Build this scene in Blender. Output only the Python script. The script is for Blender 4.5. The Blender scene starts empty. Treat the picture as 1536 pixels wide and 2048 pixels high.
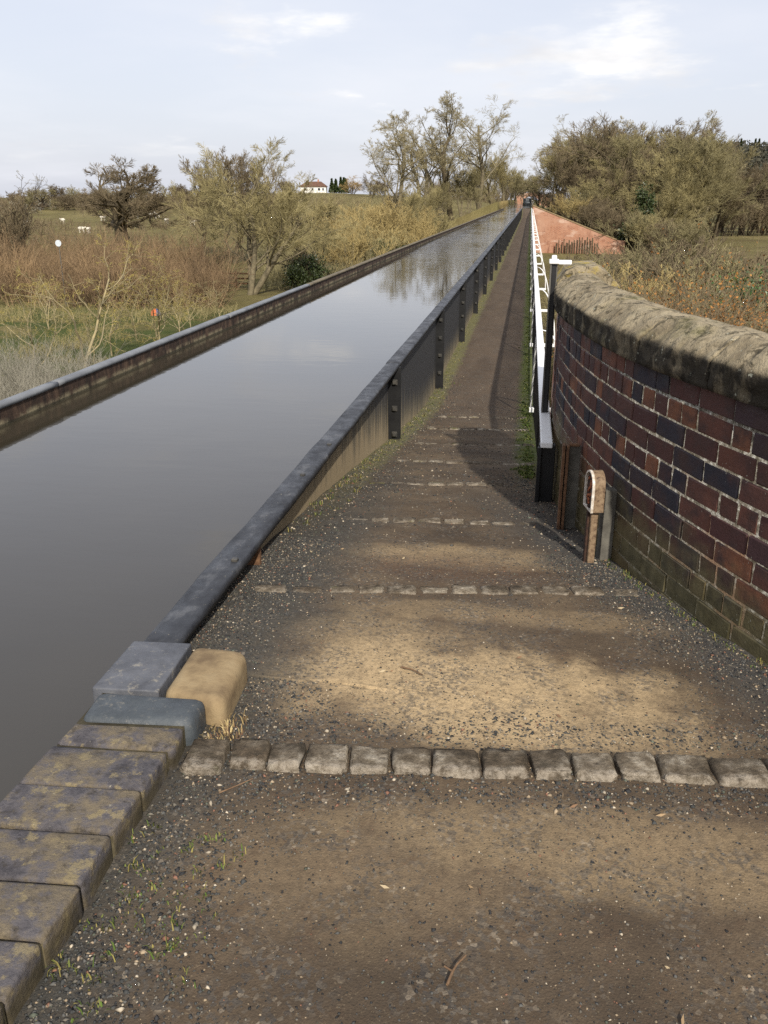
import bpy, bmesh, math, random
import numpy as np
from mathutils import Vector

R = math.radians
sc = bpy.context.scene
COL = sc.collection

# ------------------------------------------------------------------ camera
CAMZ, PITCH, YAW = 1.55, 20.034, 9.097
cam = bpy.data.cameras.new('camera')
cam.sensor_fit = 'VERTICAL'; cam.sensor_height = 36; cam.lens = 1725 / 2048 * 36
cam.clip_start = 0.05; cam.clip_end = 6000
camo = bpy.data.objects.new('camera', cam)
camo.location = (0, 0, CAMZ); camo.rotation_euler = (R(90 - PITCH), 0, R(YAW))
COL.objects.link(camo); sc.camera = camo

# ------------------------------------------------------------------ sun and sky
SUN_AZ, SUN_EL = 160.0, 36.0          # degrees clockwise from the canal axis (+Y)
sv = Vector((math.sin(R(SUN_AZ)) * math.cos(R(SUN_EL)), math.cos(R(SUN_AZ)) * math.cos(R(SUN_EL)), math.sin(R(SUN_EL))))
sl = bpy.data.lights.new('sun', 'SUN'); sl.energy = 4.4; sl.angle = R(1.0); sl.color = (1.0, 0.93, 0.82)
so = bpy.data.objects.new('sun', sl); so.rotation_euler = (-sv).to_track_quat('-Z', 'Y').to_euler()
so.location = sv * 60; COL.objects.link(so)

w = bpy.data.worlds.new('World'); sc.world = w; w.use_nodes = True
nt = w.node_tree; nt.nodes.clear()
def wn(t, **k):
    n = nt.nodes.new(t)
    for a, b in k.items(): setattr(n, a, b)
    return n
def wl(a, b): nt.links.new(a, b)
sky = wn('ShaderNodeTexSky', sky_type='NISHITA', sun_disc=False)
sky.sun_elevation = R(SUN_EL); sky.sun_rotation = R(SUN_AZ); sky.air_density = 1.0; sky.dust_density = 2.5; sky.ozone_density = 1.2
tc = wn('ShaderNodeTexCoord')
sep = wn('ShaderNodeSeparateXYZ'); wl(tc.outputs['Generated'], sep.inputs[0])
def wm(op, a, b=None):
    n = wn('ShaderNodeMath', operation=op)
    for i, v in enumerate((a, b)):
        if v is None: continue
        if isinstance(v, (int, float)): n.inputs[i].default_value = v
        else: wl(v, n.inputs[i])
    return n.outputs[0]
zz = wm('MAXIMUM', sep.outputs[2], 0.0)
den = wm('ADD', zz, 0.14)
cx = wm('DIVIDE', sep.outputs[0], den); cy = wm('DIVIDE', sep.outputs[1], den)
cmb = wn('ShaderNodeCombineXYZ'); wl(cx, cmb.inputs[0]); wl(cy, cmb.inputs[1])
def wnoise(scale, detail, rough, off):
    m = wn('ShaderNodeMapping'); m.inputs['Location'].default_value = off; wl(cmb.outputs[0], m.inputs[0])
    n = wn('ShaderNodeTexNoise'); n.inputs['Scale'].default_value = scale; n.inputs['Detail'].default_value = detail
    n.inputs['Roughness'].default_value = rough; wl(m.outputs[0], n.inputs['Vector']); return n.outputs['Fac']
def wramp(f, p0, p1):
    n = wn('ShaderNodeMapRange'); n.interpolation_type = 'SMOOTHSTEP'
    n.inputs[1].default_value = p0; n.inputs[2].default_value = p1; wl(f, n.inputs[0]); return n.outputs[0]
def wmix(f, a, b):
    n = wn('ShaderNodeMix', data_type='RGBA'); wl(f, n.inputs[0]) if not isinstance(f, float) else setattr(n.inputs[0], 'default_value', f)
    for s, v in ((6, a), (7, b)):
        if isinstance(v, tuple): n.inputs[s].default_value = v
        else: wl(v, n.inputs[s])
    return n.outputs[2]
# thin high haze over blue, then ragged cumulus with greyer bellies
veil = wmix(0.74, sky.outputs[0], (6.95, 7.14, 7.95, 1))
soft = wramp(wnoise(0.55, 5, 0.55, (3.1, 1.7, 0)), 0.40, 0.72)
veil2 = wmix(wm('MULTIPLY', soft, 0.5), veil, (7.5, 7.6, 8.0, 1))
cum = wramp(wnoise(1.15, 8, 0.56, (7.35, 2.2, 4.0)), 0.56, 0.70)
shade = wramp(wnoise(1.9, 5, 0.5, (2.0, 9.0, 1.0)), 0.35, 0.75)
ccol = wmix(shade, (6.6, 6.6, 6.8, 1), (9.8, 9.6, 9.3, 1))
low = wramp(sep.outputs[2], 0.015, 0.10)
fin = wmix(wm('MULTIPLY', wm('MULTIPLY', cum, low), 0.92), veil2, ccol)
bg = wn('ShaderNodeBackground'); bg.inputs[1].default_value = 0.115; wl(fin, bg.inputs[0])
ow = wn('ShaderNodeOutputWorld'); wl(bg.outputs[0], ow.inputs[0])

sc.view_settings.view_transform = 'Standard'; sc.view_settings.look = 'None'
sc.view_settings.exposure = 0.14; sc.view_settings.gamma = 1.0
try: sc.view_settings.use_curve_mapping = False
except Exception: pass
sc.render.engine = 'CYCLES'
try:
    sc.cycles.use_denoising = False; sc.cycles.max_bounces = 6; sc.cycles.diffuse_bounces = 3
    sc.cycles.glossy_bounces = 3; sc.cycles.sample_clamp_indirect = 2; sc.cycles.transparent_max_bounces = 4; sc.cycles.caustics_reflective = False
except Exception: pass

# ------------------------------------------------------------------ helpers
rng = np.random.default_rng(7); random.seed(7)

def tag(o, label, cat=None, group=None, kind=None):
    o['label'] = label
    if cat: o['category'] = cat
    if group: o['group'] = group
    if kind: o['kind'] = kind
    return o
def link(name, me, mat=None, parent=None):
    o = bpy.data.objects.new(name, me); COL.objects.link(o)
    if mat is not None and me is not None and not me.materials: me.materials.append(mat)
    if parent is not None: o.parent = parent
    return o
def empty(name, loc=(0, 0, 0), rz=0):
    o = bpy.data.objects.new(name, None); o.empty_display_size = 0.2
    o.location = loc; o.rotation_euler = (0, 0, rz); COL.objects.link(o); return o
def np_mesh(name, V, Fq, smooth=False):
    """V (n,3), Fq (m,k) faces with equal vertex count"""
    V = np.asarray(V, np.float32); Fq = np.asarray(Fq, np.int32)
    me = bpy.data.meshes.new(name); m, k = Fq.shape
    me.vertices.add(len(V)); me.vertices.foreach_set('co', V.ravel())
    me.loops.add(m * k); me.loops.foreach_set('vertex_index', Fq.ravel())
    me.polygons.add(m); me.polygons.foreach_set('loop_start', np.arange(0, m * k, k, dtype=np.int32))
    if smooth: me.polygons.foreach_set('use_smooth', np.ones(m, bool))
    me.update(calc_edges=True); me.validate(); return me
def colour_attr(me, cols):
    a = me.color_attributes.new('tint', 'FLOAT_COLOR', 'POINT')
    c = np.ones((len(cols), 4), np.float32); c[:, :3] = cols; a.data.foreach_set('color', c.ravel())
def bm_mesh(name, bm, smooth=False):
    me = bpy.data.meshes.new(name); bm.normal_update(); bm.to_mesh(me); bm.free()
    if smooth:
        for p in me.polygons: p.use_smooth = True
    return me
def bm_box(bm, lo, hi, bev=0.0, seg=1):
    ctr = [(a + b) / 2 for a, b in zip(lo, hi)]; sz = [max(1e-4, b - a) for a, b in zip(lo, hi)]
    g = bmesh.ops.create_cube(bm, size=1)['verts']
    for v in g: v.co = Vector((ctr[0] + v.co.x * sz[0], ctr[1] + v.co.y * sz[1], ctr[2] + v.co.z * sz[2]))
    if bev > 0:
        es = list({e for v in g for e in v.link_edges})
        bmesh.ops.bevel(bm, geom=es, offset=bev, segments=seg, affect='EDGES', profile=0.6)
def box(name, lo, hi, mat, parent=None, bev=0.0, seg=1):
    bm = bmesh.new(); bm_box(bm, lo, hi, bev, seg); return link(name, bm_mesh(name, bm), mat, parent)
def prism(name, corners, z0, z1, mat, parent=None, bev=0.0, seg=2, noise=0.0, seed=0, smooth=False):
    """block from plan corners"""
    bm = bmesh.new(); n = len(corners)
    b = [bm.verts.new((x, y, z0)) for x, y in corners]; t = [bm.verts.new((x, y, z1)) for x, y in corners]
    bm.faces.new(t); bm.faces.new(b[::-1])
    for i in range(n): bm.faces.new((b[i], b[(i + 1) % n], t[(i + 1) % n], t[i]))
    bmesh.ops.recalc_face_normals(bm, faces=bm.faces)
    if bev: bmesh.ops.bevel(bm, geom=list(bm.edges), offset=bev, segments=seg, affect='EDGES', profile=0.55)
    if noise:
        r = random.Random(seed)
        for v in bm.verts: v.co += Vector((r.uniform(-1, 1), r.uniform(-1, 1), r.uniform(-1, 1))) * noise
    return link(name, bm_mesh(name, bm, smooth), mat, parent)
def tubes(pts, rad, k=3):
    """pts (N,n,3) rad (N,n) -> V, quads"""
    N, n, _ = pts.shape
    tan = np.empty_like(pts); tan[:, 1:-1] = pts[:, 2:] - pts[:, :-2]; tan[:, 0] = pts[:, 1] - pts[:, 0]; tan[:, -1] = pts[:, -1] - pts[:, -2]
    tan /= np.linalg.norm(tan, axis=2, keepdims=True) + 1e-9
    main = pts[:, -1] - pts[:, 0]; main /= np.linalg.norm(main, axis=1, keepdims=True) + 1e-9
    ref = np.where(np.abs(main[:, 2:3]) > 0.8, np.array([[1., 0.13, 0]]), np.array([[0.07, 0, 1.]]))[:, None, :]
    u = np.cross(tan, ref); u /= np.linalg.norm(u, axis=2, keepdims=True) + 1e-9; v = np.cross(tan, u)
    a = np.arange(k) * 2 * math.pi / k
    ring = pts[:, :, None, :] + rad[:, :, None, None] * (np.cos(a)[None, None, :, None] * u[:, :, None, :] + np.sin(a)[None, None, :, None] * v[:, :, None, :])
    V = ring.reshape(-1, 3)
    base = (np.arange(N) * n * k)[:, None, None] + (np.arange(n - 1) * k)[None, :, None]
    i = np.arange(k)[None, None, :]; j = (i + 1) % k
    Fq = np.stack([base + i, base + j, base + k + j, base + k + i], -1).reshape(-1, 4)
    return V, Fq
def merge(parts):
    Vs, Fs, o = [], [], 0
    for V, Fq in parts: Vs.append(V); Fs.append(Fq + o); o += len(V)
    return np.concatenate(Vs), np.concatenate(Fs)
def rod(name, pts, r, mat, parent=None, k=6):
    P = np.array([pts], float); rr = np.full(P.shape[:2], r) if not hasattr(r, '__len__') else np.array([r], float)
    V, Fq = tubes(P, rr, k); return link(name, np_mesh(name, V, Fq, True), mat, parent)

def _h(ix, iy, s):
    n = (ix.astype(np.int64) * 374761393 + iy.astype(np.int64) * 668265263 + s * 982451653) & 0x7fffffff
    n = ((n ^ (n >> 13)) * 1274126177) & 0x7fffffff
    return ((n ^ (n >> 16)) & 0xffff) / 65535.0
def vnoise(x, y, s=0):
    x = np.asarray(x, float); y = np.asarray(y, float)
    ix = np.floor(x); iy = np.floor(y); fx = x - ix; fy = y - iy; fx = fx * fx * (3 - 2 * fx); fy = fy * fy * (3 - 2 * fy)
    a = _h(ix, iy, s); b = _h(ix + 1, iy, s); c = _h(ix, iy + 1, s); d = _h(ix + 1, iy + 1, s)
    return (a * (1 - fx) + b * fx) * (1 - fy) + (c * (1 - fx) + d * fx) * fy
def fbm(x, y, s=0, o=4):
    t = 0; a = 0.5
    for i in range(o): t = t + a * (vnoise(x, y, s + i) - 0.5); x = x * 2.03; y = y * 2.03; a *= 0.5
    return t
def sst(a, b, x): t = np.clip((np.asarray(x, float) - a) / (b - a), 0, 1); return t * t * (3 - 2 * t)

# ------------------------------------------------------------------ materials
class Mat:
    def __init__(s, name, rough=0.9, spec=0.3):
        s.m = bpy.data.materials.new(name); s.m.use_nodes = True; s.t = s.m.node_tree
        s.b = s.t.nodes['Principled BSDF']; s.b.inputs['Roughness'].default_value = rough
        s.b.inputs['Specular IOR Level'].default_value = spec; s._tc = None
    def n(s, ty, **k):
        x = s.t.nodes.new(ty)
        for a, b in k.items(): setattr(x, a, b)
        return x
    def l(s, a, b): s.t.links.new(a, b)
    def put(s, sock, v):
        if isinstance(v, (int, float)): sock.default_value = v
        elif isinstance(v, tuple): sock.default_value = v if len(v) == 4 or sock.type == 'VECTOR' else (*v, 1)
        else: s.l(v, sock)
    def obj(s):
        if s._tc is None: s._tc = s.n('ShaderNodeTexCoord')
        return s._tc.outputs['Object']
    def world(s): return s.n('ShaderNodeNewGeometry').outputs['Position']
    def rnd(s): return s.n('ShaderNodeObjectInfo').outputs['Random']
    def vec(s, v, scale=(1, 1, 1), loc=(0, 0, 0)):
        m = s.n('ShaderNodeMapping'); m.inputs['Scale'].default_value = scale; m.inputs['Location'].default_value = loc; s.l(v, m.inputs[0]); return m.outputs[0]
    def shift(s, v, f):
        c = s.n('ShaderNodeVectorMath', operation='SCALE'); c.inputs[0].default_value = (37.1, 91.7, 53.3); s.put(c.inputs['Scale'], f)
        a = s.n('ShaderNodeVectorMath', operation='ADD'); s.l(v, a.inputs[0]); s.l(c.outputs[0], a.inputs[1]); return a.outputs[0]
    def noise(s, v, scale, detail=4, rough=0.55, dist=0.0):
        x = s.n('ShaderNodeTexNoise'); x.inputs['Scale'].default_value = scale; x.inputs['Detail'].default_value = detail
        x.inputs['Roughness'].default_value = rough; x.inputs['Distortion'].default_value = dist; s.l(v, x.inputs['Vector']); return x.outputs['Fac']
    def voro(s, v, scale, feature='F1', out='Distance'):
        x = s.n('ShaderNodeTexVoronoi', feature=feature); x.inputs['Scale'].default_value = scale; s.l(v, x.inputs['Vector']); return x.outputs[out]
    def ramp(s, f, stops, interp='LINEAR'):
        x = s.n('ShaderNodeValToRGB'); x.color_ramp.interpolation = interp; e = x.color_ramp.elements
        while len(e) < len(stops): e.new(0.5)
        for q, (p, c) in zip(e, stops): q.position = p; q.color = (*c, 1) if len(c) == 3 else c
        s.put(x.inputs[0], f); return x.outputs[0]
    def rng(s, f, a, b, c=0.0, d=1.0):
        x = s.n('ShaderNodeMapRange'); x.interpolation_type = 'SMOOTHSTEP'
        for i, q in enumerate((a, b, c, d)): x.inputs[i + 1].default_value = q
        s.put(x.inputs[0], f); return x.outputs[0]
    def mix(s, f, a, b, mode='MIX'):
        x = s.n('ShaderNodeMix', data_type='RGBA', blend_type=mode); s.put(x.inputs[0], f); s.put(x.inputs[6], a); s.put(x.inputs[7], b); return x.outputs[2]
    def math(s, op, a, b=0.0):
        x = s.n('ShaderNodeMath', operation=op); s.put(x.inputs[0], a); s.put(x.inputs[1], b); return x.outputs[0]
    def xyz(s, v):
        x = s.n('ShaderNodeSeparateXYZ'); s.l(v, x.inputs[0]); return x.outputs
    def bump(s, h, strength=0.5, dist=0.01):
        x = s.n('ShaderNodeBump'); x.inputs['Strength'].default_value = strength; x.inputs['Distance'].default_value = dist; s.l(h, x.inputs['Height'])
        prev = s.b.inputs['Normal'].links
        if prev: s.l(prev[0].from_socket, x.inputs['Normal'])
        s.l(x.outputs[0], s.b.inputs['Normal'])
    def col(s, c): s.put(s.b.inputs['Base Color'], c)
    def rough(s, v): s.put(s.b.inputs['Roughness'], v)

def simple(name, c0, c1, scale=4, rough=0.85, bump=0.0, bscale=30, bd=0.01, spec=0.25, jitter=0.0, detail=5):
    m = Mat(name, rough, spec); v = m.shift(m.obj(), m.rnd())
    c = m.ramp(m.noise(v, scale, detail, 0.6), [(0.3, c0), (0.7, c1)])
    if jitter:
        hs = m.n('ShaderNodeHueSaturation'); m.put(hs.inputs['Color'], c)
        m.put(hs.inputs['Value'], m.rng(m.rnd(), 0, 1, 1 - jitter, 1 + jitter)); c = hs.outputs[0]
    m.col(c)
    if bump: m.bump(m.noise(v, bscale, 4, 0.6), bump, bd)
    return m.m

# vegetation
BARK = {
 'oak': simple('bark_oak', (0.045, 0.035, 0.022), (0.12, 0.095, 0.055), 3, 0.95),
 'ash': simple('bark_ash', (0.085, 0.072, 0.045), (0.22, 0.185, 0.115), 2.5, 0.95),
 'lichen': simple('bark_lichen', (0.19, 0.165, 0.11), (0.38, 0.31, 0.16), 1.8, 0.95),
 'dark': simple('bark_dark', (0.03, 0.024, 0.016), (0.075, 0.055, 0.035), 3, 0.95),
}
TWIG = {
 'oak': simple('twig_oak', (0.112, 0.089, 0.055), (0.213, 0.166, 0.099), 0.9, 0.95),
 'ash': simple('twig_ash', (0.214, 0.183, 0.105), (0.372, 0.320, 0.186), 0.8, 0.95),
 'willow': simple('twig_willow', (0.213, 0.180, 0.086), (0.383, 0.326, 0.158), 0.5, 0.95),
 'lichen': simple('twig_lichen', (0.192, 0.159, 0.082), (0.449, 0.366, 0.088), 1.3, 0.95),
 'olive': simple('twig_olive', (0.169, 0.147, 0.076), (0.327, 0.284, 0.145), 0.5, 0.95),
 'brown': simple('twig_brown', (0.119, 0.093, 0.057), (0.226, 0.177, 0.105), 0.5, 0.95),
 'red': simple('twig_red', (0.084, 0.057, 0.037), (0.359, 0.245, 0.133), 0.35, 0.95),
 'tan': simple('twig_tan', (0.281, 0.213, 0.091), (0.450, 0.355, 0.156), 0.5, 0.95),
 'grey': simple('twig_grey', (0.181, 0.165, 0.133), (0.340, 0.320, 0.253), 0.6, 0.95),
 'gold': simple('twig_gold', (0.336, 0.225, 0.093), (0.471, 0.332, 0.144), 0.5, 0.95),
}
LEAF_DARK = simple('leaf_dark_green', (0.020, 0.030, 0.009), (0.055, 0.075, 0.022), 2.0, 0.45, spec=0.4)
LEAF_HOLLY = simple('leaf_holly_green', (0.02, 0.05, 0.010), (0.06, 0.13, 0.025), 2.0, 0.4, spec=0.4)
LEAF_DEAD = simple('leaf_dead_orange', (0.20, 0.085, 0.022), (0.40, 0.20, 0.06), 1.2, 0.8)
CATKIN = simple('catkin_cream', (0.42, 0.33, 0.16), (0.55, 0.46, 0.27), 2, 0.9)

# ------------------------------------------------------------------ terrain
def path_z(y):
    return np.interp(y, [0, 2.0, 2.25, 2.8, 3.6, 4.2, 4.93, 5.53, 6.1, 6.9, 8.19, 9.26, 10.5, 11.6, 13, 14, 131, 138, 142],
                     [0, 0, -.012, -.048, -.098, -.165, -.255, -.335, -.40, -.52, -.70, -.84, -1.0, -1.11, -1.155, -1.165, -1.165, -.05, 0.0])
def ground_z(x, y):
    x = np.asarray(x, float); y = np.asarray(y, float); D = np.hypot(x, y); az = np.degrees(np.arctan2(x, y))
    z = -6.5 + 0.5 * fbm(x / 17, y / 17, 3)
    crest = 6.7 + 2.9 * np.exp(-((az + 13.0) / 6.5) ** 2) + 0.8 * fbm(az / 4.0, D / 60, 9)
    z = z + crest * sst(105, 330, D) * sst(2, -4, az) * (y > 0)
    z = z + 36 * sst(430, 720, D) * sst(3, 11, az) * (y > 0) + 5 * fbm(x / 90, y / 90, 5) * sst(300, 600, D)
    # far embankment that carries the canal on
    left = 0.9 - np.maximum(0, -x - 5.2) * 0.40; right = 0.05 - np.maximum(0, x - 0.9) * 0.37
    top = np.where(x < -5.0, left, right); inside = (x > -5.0) & (x < 1.0)
    top = np.where(inside, -1.2, top)
    top = top + 0.25 * fbm(x / 3, y / 3, 12)
    z = np.where(y > 141.3, np.maximum(z, top), z)
    # near embankment
    nl = -1.0 - np.maximum(0, y - 1) * 0.75 - np.maximum(0, -x - 4.5) * 0.5
    nr = -1.1 - np.maximum(0, y - 5) * 0.11 - np.maximum(0, x - 3) * 0.06
    near = np.where(x < -1, nl, nr + 0.6 * fbm(x / 4, y / 4, 21))
    near = np.where((x > -4.3) & (x < 1.2), np.minimum(near, -1.9 - np.maximum(0, y - 2) * 0.8), near)
    near = near - sst(60, 110, np.abs(x)) * 6 
    return np.maximum(z, near)

m = Mat('meadow_grass', 0.95, 0.1); P = m.world(); q = m.xyz(P)
c = m.ramp(m.noise(P, 0.05, 6, 0.6), [(0.30, (0.125, 0.098, 0.042)), (0.5, (0.16, 0.138, 0.056)), (0.72, (0.23, 0.185, 0.085))])
c = m.mix(m.rng(m.noise(P, 0.35, 6, 0.65), 0.45, 0.75), c, (0.095, 0.075, 0.035))
lush = m.math('MULTIPLY', m.rng(q[1], 30, 42), m.rng(q[1], 68, 58)); lush = m.math('MULTIPLY', lush, m.rng(q[0], -6, -12))
c = m.mix(m.math('MULTIPLY', lush, m.rng(m.noise(P, 0.22, 5, 0.6), 0.35, 0.55)), c, (0.070, 0.088, 0.026))
pale = m.math('MULTIPLY', m.rng(q[1], 140, 165), m.rng(q[0], 0, -3))
c = m.mix(m.math('MULTIPLY', m.math('MULTIPLY', pale, m.rng(q[1], 215, 195)), m.rng(q[0], -26, -16)), c, (0.34, 0.26, 0.11))
c = m.mix(m.math('MULTIPLY', m.rng(q[1], 290, 380), 0.7), c, (0.085, 0.085, 0.04))
m.col(c); m.bump(m.noise(P, 3.0, 6, 0.7), 0.9, 0.25); m.bump(m.noise(P, 14, 4, 0.7), 0.8, 0.06)
MEADOW = m.m
def axis(lo, hi, n, dense=0.0, p=2.3):
    u = np.linspace(-1, 1, n); s = np.sign(u) * np.abs(u) ** p
    return dense + np.where(s < 0, s * (dense - lo), s * (hi - dense))
gx = axis(-900, 900, 171, -5.0); gy = np.concatenate([np.linspace(-40, 135, 90), np.linspace(137, 150, 14), np.linspace(153, 420, 90), np.linspace(430, 1600, 40)])
GX, GY = np.meshgrid(gx, gy); GZ = ground_z(GX, GY)
nx, ny = len(gx), len(gy); idx = np.arange(nx * ny).reshape(ny, nx)
Fq = np.stack([idx[:-1, :-1], idx[:-1, 1:], idx[1:, 1:], idx[1:, :-1]], -1).reshape(-1, 4)
g = link('ground', np_mesh('ground', np.stack([GX, GY, GZ], -1).reshape(-1, 3), Fq, True), MEADOW)
tag(g, 'rough winter grass of the valley floor, fields and hillside', 'ground', kind='structure')

# ------------------------------------------------------------------ canal water
m = Mat('canal_water', 0.03, 0.5); m.b.inputs['IOR'].default_value = 1.58; P = m.world(); q = m.xyz(P)
m.col(m.ramp(m.noise(P, 0.5, 3), [(0.3, (0.032, 0.027, 0.018)), (0.7, (0.044, 0.037, 0.025))]))
far = m.rng(q[1], 18, 40); gust = m.rng(m.noise(m.vec(P, (0.5, 0.09, 1)), 1.0, 3), 0.38, 0.62)
amp = m.math('ADD', m.math('MULTIPLY', far, m.math('ADD', m.math('MULTIPLY', gust, 0.8), 0.35)), 0.035)
rip = m.noise(m.vec(P, (1.0, 2.6, 1)), 2.4, 3, 0.5)
m.bump(m.math('MULTIPLY', rip, amp), 0.55, 0.045)
WATER = m.m
ys = [-8, 140, 150, 165, 185, 220, 300, 420]
xl = [-3.985, -3.985, -5.0, -6.6, -6.0, -4.6, -3.0, -2.6]; xr = [-1.285, -1.285, -1.0, 0.2, 0.3, 0.4, 0.9, 1.4]
V = []; 
for y, a, b in zip(ys, xl, xr): V += [(a, y, -0.135), (b, y, -0.135)]
Fq = [(2 * i, 2 * i + 1, 2 * i + 3, 2 * i + 2) for i in range(len(ys) - 1)]
tag(link('canal_water', np_mesh('canal_water', V, Fq), WATER), 'still grey brown canal water filling the trough', 'water', kind='structure')

# ------------------------------------------------------------------ wall plan curve (arc-length sampled)
_wp = np.array([(2.05, 0.9), (1.72, 1.5), (1.38, 2.2), (.955, 3.0), (.755, 3.44), (.548, 3.99), (.43, 4.45), (.338, 4.93), (.272, 5.45), (.24, 5.85), (.235, 6.2), (.235, 6.45)])
def catmull(p, n=30):
    q = np.vstack([2 * p[0] - p[1], p, 2 * p[-1] - p[-2]]); out = []
    for i in range(1, len(q) - 2):
        t = np.linspace(0, 1, n, endpoint=False)[:, None]
        out.append(0.5 * ((2 * q[i]) + (-q[i-1] + q[i+1]) * t + (2*q[i-1] - 5*q[i] + 4*q[i+1] - q[i+2]) * t**2 + (-q[i-1] + 3*q[i] - 3*q[i+1] + q[i+2]) * t**3))
    out.append(p[-1:]); return np.vstack(out)
WC = catmull(_wp); WS = np.concatenate([[0], np.cumsum(np.linalg.norm(np.diff(WC, axis=0), axis=1))]); WL = WS[-1]
def wall_at(s):
    x = np.interp(s, WS, WC[:, 0]); y = np.interp(s, WS, WC[:, 1])
    x2 = np.interp(s + .02, WS, WC[:, 0]) - np.interp(s - .02, WS, WC[:, 0]); y2 = np.interp(s + .02, WS, WC[:, 1]) - np.interp(s - .02, WS, WC[:, 1])
    L = np.hypot(x2, y2); tx, ty = x2 / L, y2 / L
    return x, y, tx, ty, -ty, tx          # point, tangent, normal towards the path (left)
def wall_x(y): return np.interp(y, WC[:, 1], WC[:, 0])
def s_of_y(y): return float(np.interp(y, WC[:, 1], WS))

# ------------------------------------------------------------------ towpath
def path_h(x, y):
    near = sst(14, 4, y)
    return path_z(y) + near * (0.022 * fbm(x * 1.7, y * 1.7, 31) + 0.012 * fbm(x * 7, y * 7, 33, 3)) - 0.012
m = Mat('towpath_earth', 0.95, 0.15); P = m.world(); q = m.xyz(P)
edge = m.math('MULTIPLY', m.math('ADD', q[0], 1.2), 1.0)
n1 = m.noise(P, 2.3, 6, 0.62); n2 = m.noise(P, 9, 6, 0.65); n3 = m.noise(P, 60, 4, 0.7)
c = m.ramp(n1, [(0.30, (0.066, 0.048, 0.033)), (0.52, (0.115, 0.084, 0.055)), (0.75, (0.175, 0.128, 0.080))])
c = m.mix(m.rng(n2, 0.50, 0.80), c, (0.085, 0.055, 0.035))
c = m.mix(m.math('MULTIPLY', m.rng(m.math('ADD', q[1], m.math('MULTIPLY', n1, 0.9)), 2.2, 1.4), 0.75), c, (0.056, 0.043, 0.031))  # soft shade over the foreground, put into the earth colour towards the camera
def blob(cx, cy, rx, ry, amp, soft=0.55):
    a = m.math('DIVIDE', m.math('SUBTRACT', q[0], cx), rx); b = m.math('DIVIDE', m.math('SUBTRACT', q[1], cy), ry)
    d = m.math('ADD', m.math('MULTIPLY', a, a), m.math('MULTIPLY', b, b))
    d = m.math('ADD', d, m.math('MULTIPLY', m.math('SUBTRACT', n1, 0.5), 2.6)); d = m.math('ADD', d, m.math('MULTIPLY', m.math('SUBTRACT', n2, 0.5), 1.2))
    return m.math('MULTIPLY', m.rng(d, 1.25, 1.25 - 1.25 * soft * 1.6), amp)
buff = (0.47, 0.345, 0.195)  # pale tan earth tone, mixed in as ragged soft-edged patches
for bl in [(-0.15, 2.62, 0.75, 0.38, 0.95), (0.25, 2.42, 0.50, 0.20, 0.75), (-0.45, 2.95, 0.5, 0.25, 0.45), (-0.25, 4.05, 0.75, 0.22, 0.5), (0.35, 1.84, 0.8, 0.18, 0.32), (-0.35, 1.66, 0.5, 0.25, 0.12), (0.0, 3.28, 0.9, 0.12, 0.3)]:
    c = m.mix(blob(*bl), c, buff)
c = m.mix(blob(-0.3, 3.85, 0.55, 0.28, 0.45), c, (0.125, 0.072, 0.045))
# dark stone chippings washed to both edges and behind the first row of setts
gl = m.math('MULTIPLY', m.rng(m.math('ADD', q[0], m.math('MULTIPLY', n1, 0.5)), -0.32, -0.72), m.rng(q[1], 8.5, 3.5))
c = m.mix(m.math('MULTIPLY', gl, 0.8), c, (0.052, 0.054, 0.050))
wx = m.math('ADD', q[0], m.math('MULTIPLY', q[1], 0.40))         # rough distance from the curved wall
gr = m.math('MULTIPLY', m.rng(m.math('ADD', wx, m.math('MULTIPLY', n1, 0.7)), 2.02, 2.42), m.rng(q[1], 6.5, 4.2))
c = m.mix(m.math('MULTIPLY', gr, 0.8), c, (0.050, 0.054, 0.056))
# lower path: trodden red-brown earth, moss along both edges
lowp = m.rng(q[1], 8.5, 12)
c = m.mix(lowp, c, m.ramp(m.noise(m.vec(P, (1.5, 0.35, 1)), 2.2, 6), [(0.3, (0.080, 0.058, 0.042)), (0.7, (0.130, 0.096, 0.068))]))
mossr = m.rng(m.math('ADD', q[0], m.math('MULTIPLY', n2, 0.22)), 0.045, 0.16); mossl = m.rng(m.math('SUBTRACT', q[0], m.math('MULTIPLY', n2, 0.28)), -1.16, -1.27)
c = m.mix(m.math('MULTIPLY', m.math('MULTIPLY', mossr, m.rng(q[1], 5.5, 8)), 0.85), c, (0.085, 0.115, 0.022))
c = m.mix(m.math('MULTIPLY', m.math('MULTIPLY', mossl, m.rng(q[1], 4, 8)), 0.75), c, (0.17, 0.17, 0.07))
# chips set in the surface
vd = m.voro(P, 95, out='Color'); vx = m.xyz(vd)
chip = m.math('MULTIPLY', m.rng(vx[0], 0.55, 0.62), m.rng(m.noise(P, 5, 3), 0.40, 0.62))
c = m.mix(m.math('MULTIPLY', chip, 0.55), c, m.ramp(vx[1], [(0.0, (0.04, 0.042, 0.045)), (0.55, (0.09, 0.088, 0.082)), (0.9, (0.20, 0.17, 0.13)), (1.0, (0.38, 0.32, 0.24))]))
c = m.mix(m.math('MULTIPLY', m.rng(n3, 0.35, 0.7), 0.35), c, (0.05, 0.04, 0.03))
c = m.mix(m.math('MULTIPLY', m.rng(m.noise(P, 34, 8, 0.78), 0.50, 0.62), 0.42), c, (0.075, 0.056, 0.038))
c = m.mix(m.math('MULTIPLY', m.rng(m.noise(P, 130, 3, 0.7), 0.60, 0.70), 0.30), c, (0.34, 0.27, 0.17))
m.col(c)
m.bump(m.noise(P, 9, 8, 0.75), 0.45, 0.012); m.bump(m.voro(P, 170), 0.35, 0.004); m.bump(m.noise(P, 190, 4, 0.7), 0.6, 0.004)
EARTH = m.m
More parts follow.
